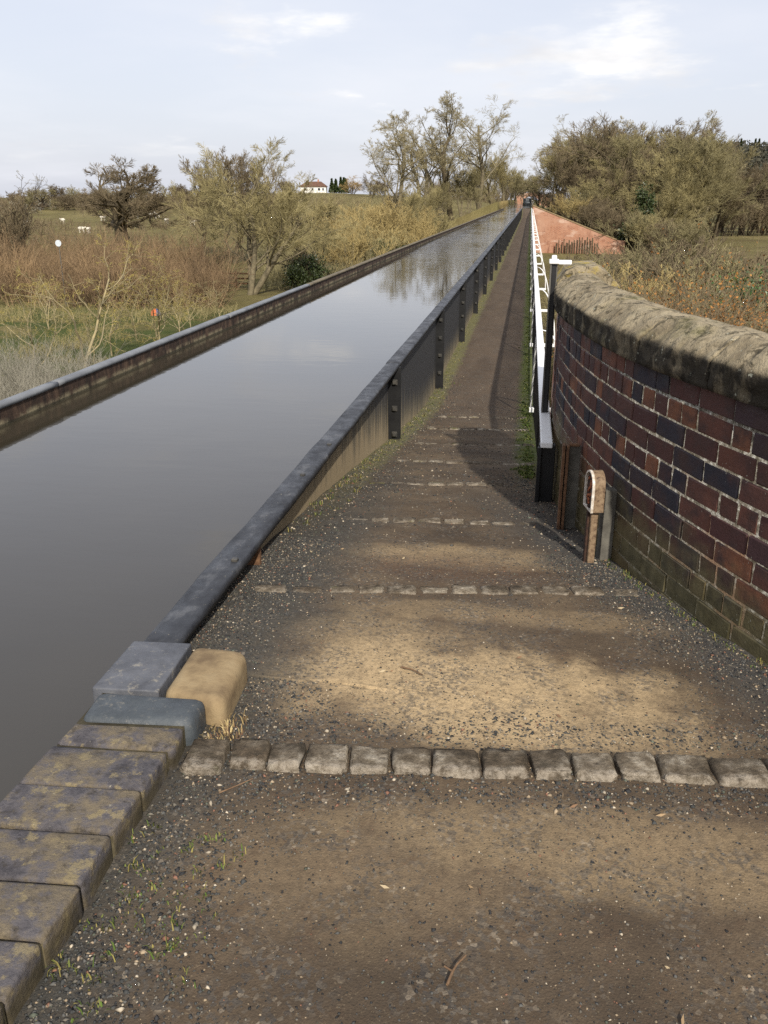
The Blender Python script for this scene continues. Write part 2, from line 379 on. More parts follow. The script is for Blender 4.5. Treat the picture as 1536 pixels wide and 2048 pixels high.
rows = np.concatenate([np.linspace(-2.5, 0.6, 20), np.linspace(0.65, 5.2, 230), np.linspace(5.25, 14, 110), np.linspace(14.5, 142, 120)])
ncol = 120; V = np.zeros((len(rows), ncol, 3))
for i, y in enumerate(rows):
    a = -0.965 if y < 2.2 else (-0.93 if y < 2.56 else -1.281)
    b = wall_x(y) + 0.12 if y < 6.1 else 0.34
    xs = np.linspace(a, b, ncol); V[i, :, 0] = xs; V[i, :, 1] = y; V[i, :, 2] = path_h(xs, np.full(ncol, y))
idx = np.arange(len(rows) * ncol).reshape(len(rows), ncol)
Fq = np.stack([idx[:-1, :-1], idx[:-1, 1:], idx[1:, 1:], idx[1:, :-1]], -1).reshape(-1, 4)
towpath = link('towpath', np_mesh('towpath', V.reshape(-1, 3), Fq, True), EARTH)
tag(towpath, 'brown earth and gravel towpath ramping down beside the trough', 'path', kind='structure')

# rows of stone setts across the ramp
m = Mat('sett_stone', 0.95, 0.15); v = m.shift(m.obj(), m.rnd()); P = m.world()
c = m.ramp(m.noise(v, 20, 8, 0.72), [(0.34, (0.085, 0.066, 0.045)), (0.5, (0.20, 0.165, 0.12)), (0.66, (0.44, 0.39, 0.31))])
c = m.mix(m.rng(m.noise(P, 3.0, 5), 0.42, 0.62), c, m.ramp(m.noise(v, 40, 3), [(0.3, (0.055, 0.045, 0.032)), (0.7, (0.12, 0.09, 0.06))]))
c = m.mix(m.math('MULTIPLY', m.rng(m.noise(P, 8, 4), 0.55, 0.7), m.rng(m.xyz(P)[0], -0.3, -0.9)), c, (0.11, 0.105, 0.035))
worn = m.rng(m.math('ADD', m.xyz(m.obj())[1], m.math('MULTIPLY', m.noise(v, 24, 5, .7), 0.05)), 0.000, -0.022)
c = m.mix(m.math('MULTIPLY', m.math('MULTIPLY', worn, m.rng(m.noise(v, 30, 6, .75), .38, .6)), 0.6), c, (0.46, 0.40, 0.32))
m.col(c); m.bump(m.noise(v, 26, 8, 0.72), 1.0, 0.022); m.bump(m.noise(v, 10, 4), 0.6, 0.03)
SETT = m.m
def sett(cx, cy, w_, d_, h_, rz, sink, seed):
    r = random.Random(seed); bm = bmesh.new(); bm_box(bm, (-w_ / 2, -d_ / 2, -0.09), (w_ / 2, d_ / 2, 0), min(0.016, w_ * .12), 2)
    for vv in bm.verts: vv.co += Vector((r.uniform(-1, 1) * .0065, r.uniform(-1, 1) * .0065, r.uniform(-1, 1) * .0045))
    o = link('sett', bm_mesh('sett', bm, True), SETT, towpath)
    o.location = (cx, cy, float(path_h(cx, cy)) + h_ - sink); o.rotation_euler = (r.uniform(-.04, .04), r.uniform(-.04, .04), rz + r.uniform(-.03, .03))
k = 0
wid = [.118, .100, .098, .120, .112, .108, .135, .128, .112, .118, .112, .146, .152, .14, .13, .12, .13]
x = -0.915
for i, w_ in enumerate(wid):
    yc = 2.02 + (x + 0.92) * 0.118; d_ = 0.118 if i else 0.15
    sett(x + w_ / 2, yc + (0.01 if i == 0 else 0.03), w_, d_, 0.024 if i > 1 else .03, 0.09, 0.0, 100 + i); x += w_ + random.uniform(.008, .016)
for (x0, y0, x1, y1, ex) in [(-1.13, 3.375, 0.56, 3.645, .004), (-0.98, 4.66, 0.10, 4.825, .0), (-1.05, 5.82, 0.06, 5.995, .002), (-1.0, 6.85, 0.05, 7.0, .003), (-1.0, 8.0, 0.05, 8.17, .003), (-1.0, 9.2, 0.05, 9.37, .004), (-1.0, 10.4, 0.05, 10.57, .004)]:
    x = x0; sl = (y1 - y0) / (x1 - x0)
    while x < x1:
        w_ = random.uniform(.105, .15); k += 1
        sett(x + w_ / 2, y0 + (x + w_ / 2 - x0) * sl, w_, 0.085, random.uniform(-.003, .011) + ex, math.atan(sl), 0.0, 300 + k); x += w_ + random.uniform(.010, .02)

# ------------------------------------------------------------------ canal edge blocks (foreground left)
m = Mat('edge_block', 0.8, 0.35); v = m.shift(m.obj(), m.rnd()); P = m.world()
c = m.ramp(m.noise(v, 9.0, 8, 0.68), [(0.32, (0.040, 0.037, 0.042)), (0.46, (0.105, 0.096, 0.100)), (0.55, (0.15, 0.122, 0.085)), (0.72, (0.23, 0.18, 0.105))])
c = m.mix(m.rng(m.noise(P, 26, 6, 0.7), 0.50, 0.75), c, (0.045, 0.036, 0.025))
c = m.mix(m.math('MULTIPLY', m.rng(m.noise(P, 17, 8, 0.7), 0.54, 0.62), 0.7), c, (0.27, 0.215, 0.11))
c = m.mix(m.math('MULTIPLY', m.rng(m.noise(P, 45, 3, 0.6), 0.68, 0.76), 0.7), c, (0.42, 0.38, 0.28))
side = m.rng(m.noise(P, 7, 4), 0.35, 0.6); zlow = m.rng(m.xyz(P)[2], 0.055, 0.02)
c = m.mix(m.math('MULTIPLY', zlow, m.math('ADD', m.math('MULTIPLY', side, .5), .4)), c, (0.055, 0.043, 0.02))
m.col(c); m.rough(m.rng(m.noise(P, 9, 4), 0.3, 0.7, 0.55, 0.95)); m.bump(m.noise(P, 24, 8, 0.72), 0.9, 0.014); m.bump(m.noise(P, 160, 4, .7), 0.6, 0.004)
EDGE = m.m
def blue(name, a, b, c3, wear):
    m = Mat(name, 0.55, 0.45); P = m.world()
    c = m.ramp(m.noise(P, 7, 6, 0.65), [(0.3, a), (0.6, b), (0.8, c3)])
    c = m.mix(m.math('MULTIPLY', m.rng(m.noise(P, 55, 4, 0.7), 0.6, 0.75), wear), c, (0.22, 0.21, 0.18)); m.col(c)
    c2 = m.b.inputs['Base Color'].links[0].from_socket; m.col(m.mix(m.math('MULTIPLY', m.rng(m.noise(P, 22, 8, 0.75), 0.55, 0.68), wear), c2, (0.30, 0.27, 0.21)))
    m.bump(m.noise(P, 40, 7, 0.7), 0.6, 0.006); m.bump(m.noise(P, 6, 4), 0.35, 0.02); m.rough(m.rng(m.noise(P, 18, 5, .7), .3, .7, .4, .8)); return m.m
SLAB = blue('blue_slab', (0.050, 0.053, 0.062), (0.105, 0.110, 0.125), (0.19, 0.182, 0.165), 0.6)
BULL = blue('blue_bullnose', (0.030, 0.036, 0.042), (0.062, 0.072, 0.080), (0.10, 0.108, 0.11), 0.4)
m = Mat('tan_sandstone', 0.9, 0.2); P = m.world()
c = m.ramp(m.noise(P, 8, 6, 0.6), [(0.3, (0.15, 0.105, 0.06)), (0.5, (0.26, 0.19, 0.105)), (0.8, (0.37, 0.29, 0.17))])
c = m.mix(m.math('MULTIPLY', m.rng(m.noise(P, 16, 5, 0.65), 0.55, 0.75), 0.6), c, (0.13, 0.085, 0.05)); m.col(c)
m.bump(m.noise(P, 30, 5, 0.65), 0.5, 0.008); m.bump(m.noise(P, 150, 3), 0.35, 0.003); TANST = m.m

ce = tag(empty('canal_edge', (-1.1, 1.8, -0.1)), 'stone and blue brick canal edge where the trough begins', 'canal edge')
def edge(name, cs, z, mat, bev, seg=2, nz=0.0, seed=1, lab=None, z0=-0.32):
    o = prism(name, cs, z0, z, mat, ce, bev, seg, nz, seed, True); o.matrix_parent_inverse = ce.matrix_world.inverted()
    o.parent = ce; o.location = (1.1, -1.8, 0.1); o.matrix_parent_inverse.identity()
    if lab: o['label'] = lab
    return o
edge('edge_slab', [(-1.312, 2.236), (-1.312, 2.556), (-1.103, 2.572), (-1.091, 2.252)], 0.066, SLAB, 0.006, 2, .0012, 1, 'smooth blue grey slab at the end of the iron coping')
# tan stone with rounded outer shoulder
edge('edge_stone', [(-1.082, 2.252), (-1.094, 2.568), (-0.892, 2.560), (-0.862, 2.215)], 0.068, TANST, 0.042, 4, .0015, 2, 'tan sandstone block with worn rounded shoulder')
edge('edge_brick', [(-1.268, 2.068), (-1.283, 2.226), (-0.925, 2.240), (-0.918, 2.098)], 0.070, BULL, 0.034, 4, .001, 3, 'dark blue bullnose brick')
edge('edge_brick', [(-1.280, 1.950), (-1.270, 2.052), (-0.942, 2.080), (-0.930, 1.968)], 0.062, EDGE, 0.012, 3, .003, 4, 'thin brick covered in moss')
yb = 1.940
for i, wy in enumerate([.176, .170, .172, .160, .150, .165, .165, .165, .165, .165, .165]):
    j = random.Random(50 + i)
    cs = [(-1.285 + j.uniform(-.006, .006), yb - wy), (-1.280, yb - .012), (-0.937 + j.uniform(-.005, .005), yb + .010), (-0.938 + j.uniform(-.005, .005), yb - wy + .022)]
    edge('edge_brick', cs, 0.068 + j.uniform(-.004, .004), EDGE, 0.010, 3, .0022, 10 + i); yb -= wy
# mortar and footing beneath
MORT = simple('old_mortar', (0.10, 0.08, 0.045), (0.21, 0.17, 0.09), 20, 0.95, 0.5, 60, 0.006)
edge('mortar_bed', [(-1.278, -0.2), (-1.275, 2.235), (-0.945, 2.235), (-0.945, -0.2)], 0.052, MORT, 0, z0=-0.4)

# ------------------------------------------------------------------ iron trough
m = Mat('iron_side_plate', 0.7, 0.35); P = m.world(); q = m.xyz(P)
st = m.noise(m.vec(P, (1, 9, 0.55)), 2.2, 6, 0.65); st2 = m.noise(m.vec(P, (1, 26, 0.8)), 2.0, 4, 0.6)
lvl = m.math('ADD', q[2], m.math('MULTIPLY', m.math('SUBTRACT', st, 0.5), 0.9)); lvl = m.math('ADD', lvl, m.math('MULTIPLY', m.math('SUBTRACT', st2, 0.5), 0.35))
foot = m.rng(q[1], 2.5, 12.5, -0.08, -1.12)
rel = m.math('SUBTRACT', lvl, foot)
c = m.ramp(m.rng(m.math('ADD', rel, m.rng(q[1], 6.5, 12, 0.0, 0.22)), 0.02, 0.55), [(0.0, (0.30, 0.235, 0.145)), (0.45, (0.135, 0.115, 0.080)), (1.0, (0.030, 0.030, 0.032))])
c = m.mix(m.math('MULTIPLY', m.rng(m.noise(P, 14, 5, 0.7), 0.55, 0.8), 0.4), c, (0.05, 0.042, 0.03)); m.col(c); m.bump(m.noise(P, 18, 5), 0.25, 0.006)
PLATE = m.m
m = Mat('iron_coping_paint', 0.34, 0.4); P = m.world()
c = m.ramp(m.noise(m.vec(P, (2, 1, 1)), 5, 6, 0.65), [(0.3, (0.013, 0.014, 0.018)), (0.55, (0.036, 0.039, 0.046)), (0.8, (0.135, 0.138, 0.145))])
c = m.mix(m.math('MULTIPLY', m.rng(m.noise(P, 60, 4, 0.7), 0.64, 0.74), m.rng(m.xyz(P)[1], 9, 2.5)), c, (0.30, 0.27, 0.20)); m.col(c)
m.rough(m.rng(m.noise(P, 8, 5, 0.7), 0.3, 0.7, 0.34, 0.7)); m.bump(m.noise(P, 24, 6, 0.65), 0.4, 0.008); m.bump(m.noise(m.vec(P, (1, .6, 1)), 5, 3), 0.4, 0.03); COPING = m.m
m = Mat('rusty_trough_wall', 0.85, 0.3); P = m.world(); q = m.xyz(P)
n1 = m.noise(m.vec(P, (1, 2.2, 0.8)), 4, 6, 0.65)
c = m.ramp(n1, [(0.34, (0.018, 0.013, 0.010)), (0.52, (0.052, 0.032, 0.022)), (0.72, (0.125, 0.080, 0.052))])
lime = m.math('MULTIPLY', m.rng(q[2], -0.06, -0.115), m.rng(m.noise(m.vec(P, (1, 1.2, 1)), 3, 5, 0.7), 0.42, 0.62))
c = m.mix(m.math('MULTIPLY', lime, 0.75), c, (0.34, 0.29, 0.18))
c = m.mix(m.math('MULTIPLY', m.rng(q[2], -0.105, -0.125), 0.8), c, (0.03, 0.028, 0.016)); m.col(c); m.bump(m.noise(P, 16, 6, 0.7), 0.8, 0.012); RUSTW = m.m
GREYTOP = simple('weathered_grey_coping', (0.10, 0.105, 0.115), (0.21, 0.22, 0.23), 3, 0.5, 0.3, 30, 0.006, 0.45)
TIMBER = simple('grey_brown_coping', (0.09, 0.075, 0.05), (0.20, 0.165, 0.11), 3, 0.8, 0.3, 30, 0.006, 0.3)
FLANGE = simple('black_flange_paint', (0.005, 0.005, 0.006), (0.016, 0.016, 0.016), 6, 0.6, 0.3, 40, 0.005, 0.3)
BOLT = simple('black_bolt_paint', (0.02, 0.02, 0.02), (0.07, 0.065, 0.055), 20, 0.45, spec=0.5)
RUST = None
m = Mat('rust_brown', 0.85, 0.3); v = m.obj()
c = m.ramp(m.noise(v, 25, 6, 0.7), [(0.3, (0.060, 0.030, 0.017)), (0.55, (0.15, 0.080, 0.042)), (0.8, (0.27, 0.16, 0.085))]); m.col(c); m.bump(m.noise(v, 60, 5), 0.6, 0.004); RUST = m.m

tr = tag(empty('iron_trough', (0, 0, 0)), 'long black iron aqueduct trough carrying the canal', 'aqueduct trough')
J = [2.57, 8.27] + [8.27 + 4.6 * i for i in range(1, 29)] + [140.0]
pan_r = None
def copy_to(o, parent, dy):
    c_ = o.copy(); COL.objects.link(c_); c_.parent = parent; c_.location = (o.location[0], o.location[1] + dy, o.location[2]); return c_
# towpath side
box('side_plate', (-1.292, 2.5, -0.8), (-1.274, 8.262, 0.006), PLATE, tr)
cp = None
def coping_mesh(name, x0, x1, y0, y1, z0, z1, warp, seed):
    n = max(4, int((y1 - y0) / 0.12)); ys_ = np.linspace(y0, y1, n); prof = [(x0, z0), (x0, z1 - .006), (x0 + .008, z1), (x1 - .012, z1), (x1, z1 - .012), (x1 + .002, z0)]
    V = np.zeros((n, len(prof), 3)); 
    for j, (px, pz) in enumerate(prof):
        V[:, j, 0] = px + warp * fbm(ys_ * 0.9, np.full(n, 0.3 + (px > -1.25)), seed, 3) + warp * .5 * fbm(ys_ * 5, np.full(n, 0.3 + j), seed, 2); V[:, j, 1] = ys_
        V[:, j, 2] = pz + warp * .35 * fbm(ys_ * 2.1, np.full(n, j * .7), seed + 4, 3)
    id_ = np.arange(n * 6).reshape(n, 6); F_ = []
    for i in range(n - 1):
        for j in range(6): F_.append((id_[i, j], id_[i + 1, j], id_[i + 1, (j + 1) % 6], id_[i, (j + 1) % 6]))
    me = np_mesh(name, V.reshape(-1, 3), F_)
    bm = bmesh.new(); bm.from_mesh(me); bm.verts.ensure_lookup_table()
    bm.faces.new([bm.verts[i] for i in id_[0]]); bm.faces.new([bm.verts[i] for i in id_[-1][::-1]]); bmesh.ops.recalc_face_normals(bm, faces=bm.faces)
    bm.to_mesh(me); bm.free(); return me
link('coping_plate', coping_mesh('coping_plate', -1.302, -1.170, 2.575, 8.262, 0.004, 0.042, 0.022, 3), COPING, tr)
for y, xo in [(3.36, -1.205), (4.62, -1.215), (5.28, -1.205)]:
    b_ = bmesh.new(); bm_box(b_, (-1.2 - .014, y - .014, 0.036), (-1.2 + .014, y + .014, 0.054), .003)
    link('bolt', bm_mesh('bolt', b_), BOLT, tr).location = (xo + 1.2, 0, 0)
box('bracket', (-1.275, 3.68, -0.25), (-1.196, 3.715, 0.006), RUST, tr, 0.004)
pl = None
fl_me = None
def flange_mesh():
    bm = bmesh.new(); bm_box(bm, (-1.278, -0.038, -1.35), (-1.160, -0.006, 0.005), .004); bm_box(bm, (-1.278, 0.006, -1.35), (-1.160, 0.038, 0.005), .004)
    return bm_mesh('flange', bm)
def bolt_mesh():
    bm = bmesh.new(); bm_box(bm, (-.028, -.016, -.028), (.028, 0, .028), .004); bm_box(bm, (-.017, -.036, -.017), (.017, -.014, .017), .004); return bm_mesh('bolt', bm)
fm, bmesh_b = flange_mesh(), bolt_mesh(); fm.materials.append(FLANGE); bmesh_b.materials.append(BOLT)
pm = bmesh.new(); bm_box(pm, (-1.292, 0.006, -1.4), (-1.274, 4.594, 0.006)); pmesh = bm_mesh('side_plate', pm); pmesh.materials.append(PLATE)
cms = [coping_mesh('coping_plate', -1.302, -1.172, 0.004, 4.596, 0.004, 0.042, 0.012, 20 + i) for i in range(3)]
for c_ in cms: c_.materials.append(COPING)
lw = bmesh.new(); bm_box(lw, (-4.045, 0.004, -1.4), (-3.985, 4.596, 0.006)); lwm = bm_mesh('side_plate', lw); lwm.materials.append(RUSTW)
lcs = []
for i in range(3):
    q_ = coping_mesh('coping_plate', -4.062, -3.972, 0.003, 4.597, 0.006, 0.042, 0.02, 40 + i); q_.materials.append(GREYTOP); lcs.append(q_)
lt = coping_mesh('coping_plate', -4.062, -3.972, 0.003, 4.597, 0.006, 0.042, 0.02, 47); lt.materials.append(TIMBER)
for i, y in enumerate(J[1:-1]):
    f_ = link('flange', fm, None, tr); f_.location = (0, y, 0)
    if i < 9:
        for zb in (-0.14, -0.40, -0.66, -0.92):
            if zb > path_z(y) + .03: b_ = link('bolt', bmesh_b, None, f_); b_.location = (-1.212, -0.037, zb)
    o = link('side_plate', pmesh, None, tr); o.location = (0, y, 0)
    o = link('coping_plate', cms[i % 3], None, tr); o.location = (0, y, 0.0012 * math.sin(i * 2.1))
for i in range(32):
    y = -6.9 + 4.6 * i
    o = link('side_plate', lwm, None, tr); o.location = (0, y, 0)
    o = link('coping_plate', lt if y > 12 else lcs[i % 3], None, tr); o.location = (0.004 * math.sin(i * 1.7), y, 0.0015 * math.sin(i))
box('floor_plate', (-4.04, -6, -1.5), (0.32, 140.4, -1.405), FLANGE, tr); box('edge_beam', (0.3, 6.4, -1.5), (0.36, 140.4, -1.16), FLANGE, tr)

# red brick used by piers and the far abutment
m = Mat('red_brickwork', 0.9, 0.2); v = m.world()
bt = m.n('ShaderNodeTexBrick'); bt.inputs['Scale'].default_value = 1.0; bt.inputs['Brick Width'].default_value = 0.46; bt.inputs['Row Height'].default_value = 0.155; bt.inputs['Mortar Size'].default_value = 0.02
bt.inputs['Color1'].default_value = (0.30, 0.115, 0.065, 1); bt.inputs['Color2'].default_value = (0.40, 0.175, 0.10, 1); bt.inputs['Mortar'].default_value = (0.40, 0.29, 0.21, 1)
vv = m.n('ShaderNodeCombineXYZ'); q = m.xyz(v); m.l(q[0], vv.inputs[0]); m.l(q[2], vv.inputs[1]); m.l(vv.outputs[0], bt.inputs['Vector'])
c = m.mix(m.rng(m.noise(v, 0.35, 5, 0.6), 0.38, 0.68), bt.outputs['Color'], (0.44, 0.26, 0.18), 'MIX')
c = m.mix(m.math('MULTIPLY', m.rng(m.noise(m.vec(v, (2.2, 1, 0.35)), 1.2, 5, 0.6), 0.56, 0.74), 0.7), c, (0.17, 0.07, 0.045))
c = m.mix(m.math('MULTIPLY', m.rng(m.noise(m.vec(v, (0.4, 1, 1.3)), 1.0, 5, 0.6), 0.56, 0.68), 0.6), c, (0.58, 0.43, 0.34))
c = m.mix(m.math('MULTIPLY', m.rng(m.noise(v, 1.7, 6, 0.7), 0.52, 0.66), 0.45), c, (0.20, 0.085, 0.055))
m.col(c); REDB = m.m
for y in (32, 54, 76, 98, 120):
    p_ = tag(empty('brick_pier', (-1.9, y, -8)), 'tapered red brick pier under the iron trough', 'pier', 'brick piers under the trough')
    bm = bmesh.new(); bm_box(bm, (-2.0, -.7, 0), (2.0, .7, 6.1)); 
    for v_ in bm.verts:
        if v_.co.z < 1: v_.co.x *= 1.2; v_.co.y *= 1.3
    link('shaft', bm_mesh('shaft', bm), REDB, p_); box('cap_stone', (-2.2, -.85, 6.1), (2.2, .85, 6.5), TANST, p_, .03)

# ------------------------------------------------------------------ railing on the outer edge
m = Mat('white_paint', 0.5, 0.4); v = m.world()
m.col(m.mix(m.math('MULTIPLY', m.rng(m.noise(v, 9, 6, 0.7), 0.56, 0.75), m.rng(m.xyz(v)[1], 6.4, 5.4, .15, .75)), (0.80, 0.80, 0.79), (0.45, 0.38, 0.28))); m.bump(m.noise(v, 40, 3), 0.2, 0.003); WHITE = m.m
BLACK = simple('black_rail_paint', (0.006, 0.006, 0.007), (0.016, 0.016, 0.016), 8, 0.45, spec=0.5)
POSTG = simple('worn_grey_post', (0.07, 0.065, 0.055), (0.15, 0.14, 0.12), 8, 0.6, 0.3, 50, 0.004, 0.4)
ra = tag(empty('towpath_railing', (0, 0, 0)), 'long railing with white handrail and black bars along the towpath', 'railing')
def hand_mesh():
    bm = bmesh.new(); bm_box(bm, (0.147, 5.43, 0.040), (0.223, 139.5, 0.078), .008, 2); return bm_mesh('handrail', bm)
link('handrail', hand_mesh(), WHITE, ra); box('bottom_rail', (0.172, 5.56, -1.06), (0.198, 139.5, -1.03), BLACK, ra)
by = np.arange(5.62, 139.3, 0.105); zb = np.maximum(path_z(by) - .02, -1.05); n = len(by); r_ = .0085
c4 = np.array([(-r_, -r_), (r_, -r_), (r_, r_), (-r_, r_)])
V = np.zeros((n, 8, 3)); V[:, :, 0] = 0.185 + np.tile(c4[:, 0], 2); V[:, :, 1] = by[:, None] + np.tile(c4[:, 1], 2); V[:, :4, 2] = zb[:, None]; V[:, 4:, 2] = 0.045
fb = np.array([(0, 1, 5, 4), (1, 2, 6, 5), (2, 3, 7, 6), (3, 0, 4, 7)]); Fq = (fb[None] + (np.arange(n) * 8)[:, None, None]).reshape(-1, 4)
o = link('bars', np_mesh('bars', V.reshape(-1, 3), Fq), BLACK, ra); o['kind'] = 'stuff'
box('end_post', (0.140, 5.50, -0.40), (0.246, 5.565, 0.042), BLACK, ra, .004); box('end_post', (0.132, 5.47, -0.40), (0.158, 5.505, 0.03), BLACK, ra, .003)
def tall_post(y, zb_):
    p_ = box('tall_post', (0.166, y, zb_), (0.200, y + .045, 1.13), BLACK, ra, .003)
    s_ = box('post_strip', (0.157, y - .012, zb_), (0.1665, y + .05, 1.128), POSTG, p_); s_ = box('post_strip', (0.1995, y + .01, zb_), (0.207, y + .05, 1.128), POSTG, p_)
    bm = bmesh.new(); bm_box(bm, (0.148, y - .025, 1.122), (0.214, y + .06, 1.152), .008, 2); bm_box(bm, (0.163, y - .01, 1.15), (0.199, y + .04, 1.178), .01, 2)
    link('post_cap', bm_mesh('post_cap', bm), WHITE, p_); box('cap_arm', (0.212, y - .005, 1.118), (0.300, y + .04, 1.146), WHITE, p_, .006, 2)
tall_post(6.26, -0.5); tall_post(139.0, -0.2)
for i in range(25):
    y = 10.78 + 5.14 * i
    s_ = box('cross_beam', (0.118, y - .03, -0.985), (0.575, y + .03, -0.925), WHITE, ra, .006)
    rod('inner_stay', [(0.150, y - .62, 0.045), (0.142, y - .30, -0.45), (0.135, y, -0.93)], .011, WHITE, s_, 5)
    bm = bmesh.new(); t = np.linspace(0, 1, 9); px = 0.555 - (0.555 - 0.215) * t ** 1.8; pz = -0.94 + 0.98 * np.sin(t * math.pi / 2) ** 1.0
    V = []; F_ = []
    for a_, b_ in zip(px, pz):
        V += [(a_ - .012, y - .028, b_), (a_ + .012, y - .028, b_), (a_ + .012, y + .028, b_), (a_ - .012, y + .028, b_)]
    for j in range(8):
        for e_ in range(4): F_.append((4 * j + e_, 4 * j + (e_ + 1) % 4, 4 * j + 4 + (e_ + 1) % 4, 4 * j + 4 + e_))
    bm.free(); link('outer_brace', np_mesh('outer_brace', V, F_), WHITE, s_)
    rod('upright', [(0.19, y, -1.1), (0.19, y, 0.05)], .02, WHITE if i < 0 else BLACK, s_, 6)

# ------------------------------------------------------------------ curved brick parapet wall
m = Mat('parapet_brick', 0.75, 0.3); v = m.shift(m.obj(), m.rnd()); P = m.world(); q = m.xyz(P)
base = m.ramp(m.rnd(), [(0.0, (0.016, 0.017, 0.026)), (0.26, (0.026, 0.022, 0.030)), (0.34, (0.060, 0.024, 0.022)), (0.62, (0.082, 0.035, 0.027)), (0.86, (0.120, 0.046, 0.030)), (0.95, (0.175, 0.070, 0.036))])
c = m.mix(m.rng(m.noise(v, 9, 5, 0.6), 0.4, 0.75), base, (0.045, 0.026, 0.024))
c = m.mix(m.math('MULTIPLY', m.rng(m.noise(v, 4, 3), 0.55, 0.8), 0.6), c, (0.13, 0.052, 0.032))
moss = m.math('MULTIPLY', m.rng(m.math('SUBTRACT', q[2], m.math('MULTIPLY', m.noise(P, 3, 5, .6), 0.75)), -0.10, -0.40), 0.85)
c = m.mix(moss, c, m.ramp(m.noise(P, 12, 4), [(0.3, (0.060, 0.052, 0.022)), (0.7, (0.135, 0.115, 0.055))]))
c = m.mix(m.math('MULTIPLY', m.rng(m.noise(P, 70, 3, 0.6), 0.67, 0.74), m.rng(m.noise(P, 5, 3), .45, .65)), c, (0.34, 0.33, 0.27))
m.col(c); m.rough(m.rng(m.noise(v, 8, 3), .3, .7, .5, .85)); m.bump(m.noise(v, 30, 5, 0.6), 0.5, 0.006); m.bump(m.noise(v, 120, 3), 0.3, 0.002); BRICK = m.m
m = Mat('lichened_mortar', 0.95, 0.15); P = m.world(); q = m.xyz(P)
c = m.ramp(m.noise(P, 38, 5, 0.7), [(0.36, (0.10, 0.085, 0.06)), (0.50, (0.25, 0.22, 0.17)), (0.63, (0.62, 0.60, 0.52))])
c = m.mix(m.rng(m.noise(P, 4, 4), 0.50, 0.7), c, (0.36, 0.22, 0.14)); c = m.mix(m.rng(q[2], 0.30, -0.05, 0, .6), c, (0.12, 0.105, 0.05)); m.col(c)
m.bump(m.noise(P, 60, 5, 0.75), 1.0, 0.012); MORTW = m.m
m = Mat('parapet_sandstone', 0.92, 0.2); P = m.world(); q = m.xyz(P)
c = m.ramp(m.noise(P, 6, 6, 0.65), [(0.3, (0.17, 0.135, 0.085)), (0.55, (0.30, 0.25, 0.165)), (0.8, (0.40, 0.345, 0.24))])
streak = m.noise(m.vec(P, (1, 1, 1)), 17, 6, 0.7, 0.6)
c = m.mix(m.math('MULTIPLY', m.rng(streak, 0.50, 0.62), 0.85), c, (0.050, 0.042, 0.026))
c = m.mix(m.math('MULTIPLY', m.rng(m.noise(P, 3.2, 4, .6), 0.52, 0.70), 0.45), c, (0.135, 0.13, 0.05))
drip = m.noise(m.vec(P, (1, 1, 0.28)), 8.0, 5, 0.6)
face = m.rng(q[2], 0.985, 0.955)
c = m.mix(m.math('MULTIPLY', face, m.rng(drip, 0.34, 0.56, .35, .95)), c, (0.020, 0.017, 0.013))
c = m.mix(m.math('MULTIPLY', m.rng(m.noise(P, 34, 3, .6), 0.66, 0.72), 0.6), c, (0.46, 0.46, 0.36))
c = m.mix(m.math('MULTIPLY', m.rng(m.noise(P, 9, 4, .6), 0.53, 0.60), m.rng(q[1], 6.2, 6.45)), c, (0.42, 0.31, 0.04))
m.col(c); m.bump(m.noise(P, 14, 6, 0.7), 0.8, 0.03); m.bump(m.noise(P, 70, 4, .7), 0.6, 0.006); SANDST = m.m

pw = tag(empty('parapet_wall', (0, 0, 0)), 'curved parapet wall of dark red and blue bricks under heavy stone coping', 'wall')
ZT, CH, JT = 0.85, 0.0955, 0.0120
def brick_mesh(name, L, seed, h=CH - JT, d=0.10):
    r = random.Random(seed); bm = bmesh.new(); bm_box(bm, (-L / 2, -d, -h / 2), (L / 2, 0, h / 2), 0.0042, 1)
    for v_ in bm.verts: v_.co += Vector((r.uniform(-1, 1) * .0034, r.uniform(-1, 1) * .0016, r.uniform(-1, 1) * .0028))
    me = bm_mesh(name, bm); me.materials.append(BRICK); return me
SM = [brick_mesh('brick', 0.222, 900 + i) for i in range(6)]; HM = [brick_mesh('brick', 0.106, 950 + i) for i in range(5)]
s0, s1 = s_of_y(1.25), WL - 0.02; nb = 0; extra = []
for ci in range(13):
    zc = ZT - CH * (ci + 0.5); header = ci in (1, 4, 8, 11)
    s = s0 + random.uniform(0, .1) + (0.055 if ci % 2 else 0)
    while s < s1 - 0.05:
        hd = header and random.random() < 0.88 or (not header and random.random() < 0.13)
        L = 0.106 if hd else 0.222; x, y, tx, ty, nx_, ny_ = wall_at(s + L / 2)
        if zc + CH / 2 > path_z(y) - 0.02 and s + L < s1 + 0.03:
            if y < 2.45:
                me_ = random.choice(HM if hd else SM); q_ = np.zeros(len(me_.vertices) * 3); me_.vertices.foreach_get('co', q_); q_ = q_.reshape(-1, 3); ca_, sa_ = tx, ty
                extra.append((np.stack([q_[:, 0] * ca_ - q_[:, 1] * sa_ + x, q_[:, 0] * sa_ + q_[:, 1] * ca_ + y, q_[:, 2] + zc], -1), [tuple(p_.vertices) for p_ in me_.polygons])); s += L + JT; continue
            o = link('brick', random.choice(HM if hd else SM), None, pw); nb += 1
            j = random.uniform(-.0025, .003)
            o.location = (x + nx_ * j, y + ny_ * j, zc + random.uniform(-.0015, .0015)); o.rotation_euler = (random.uniform(-.01, .01), random.uniform(-.008, .008), math.atan2(ty, tx) + random.uniform(-.008, .008))
        s += L + JT
ev, ef, off_ = [], [], 0
for a_, b_ in extra: ev += a_.tolist(); ef += [tuple(i_ + off_ for i_ in f_) for f_ in b_]; off_ += len(a_)
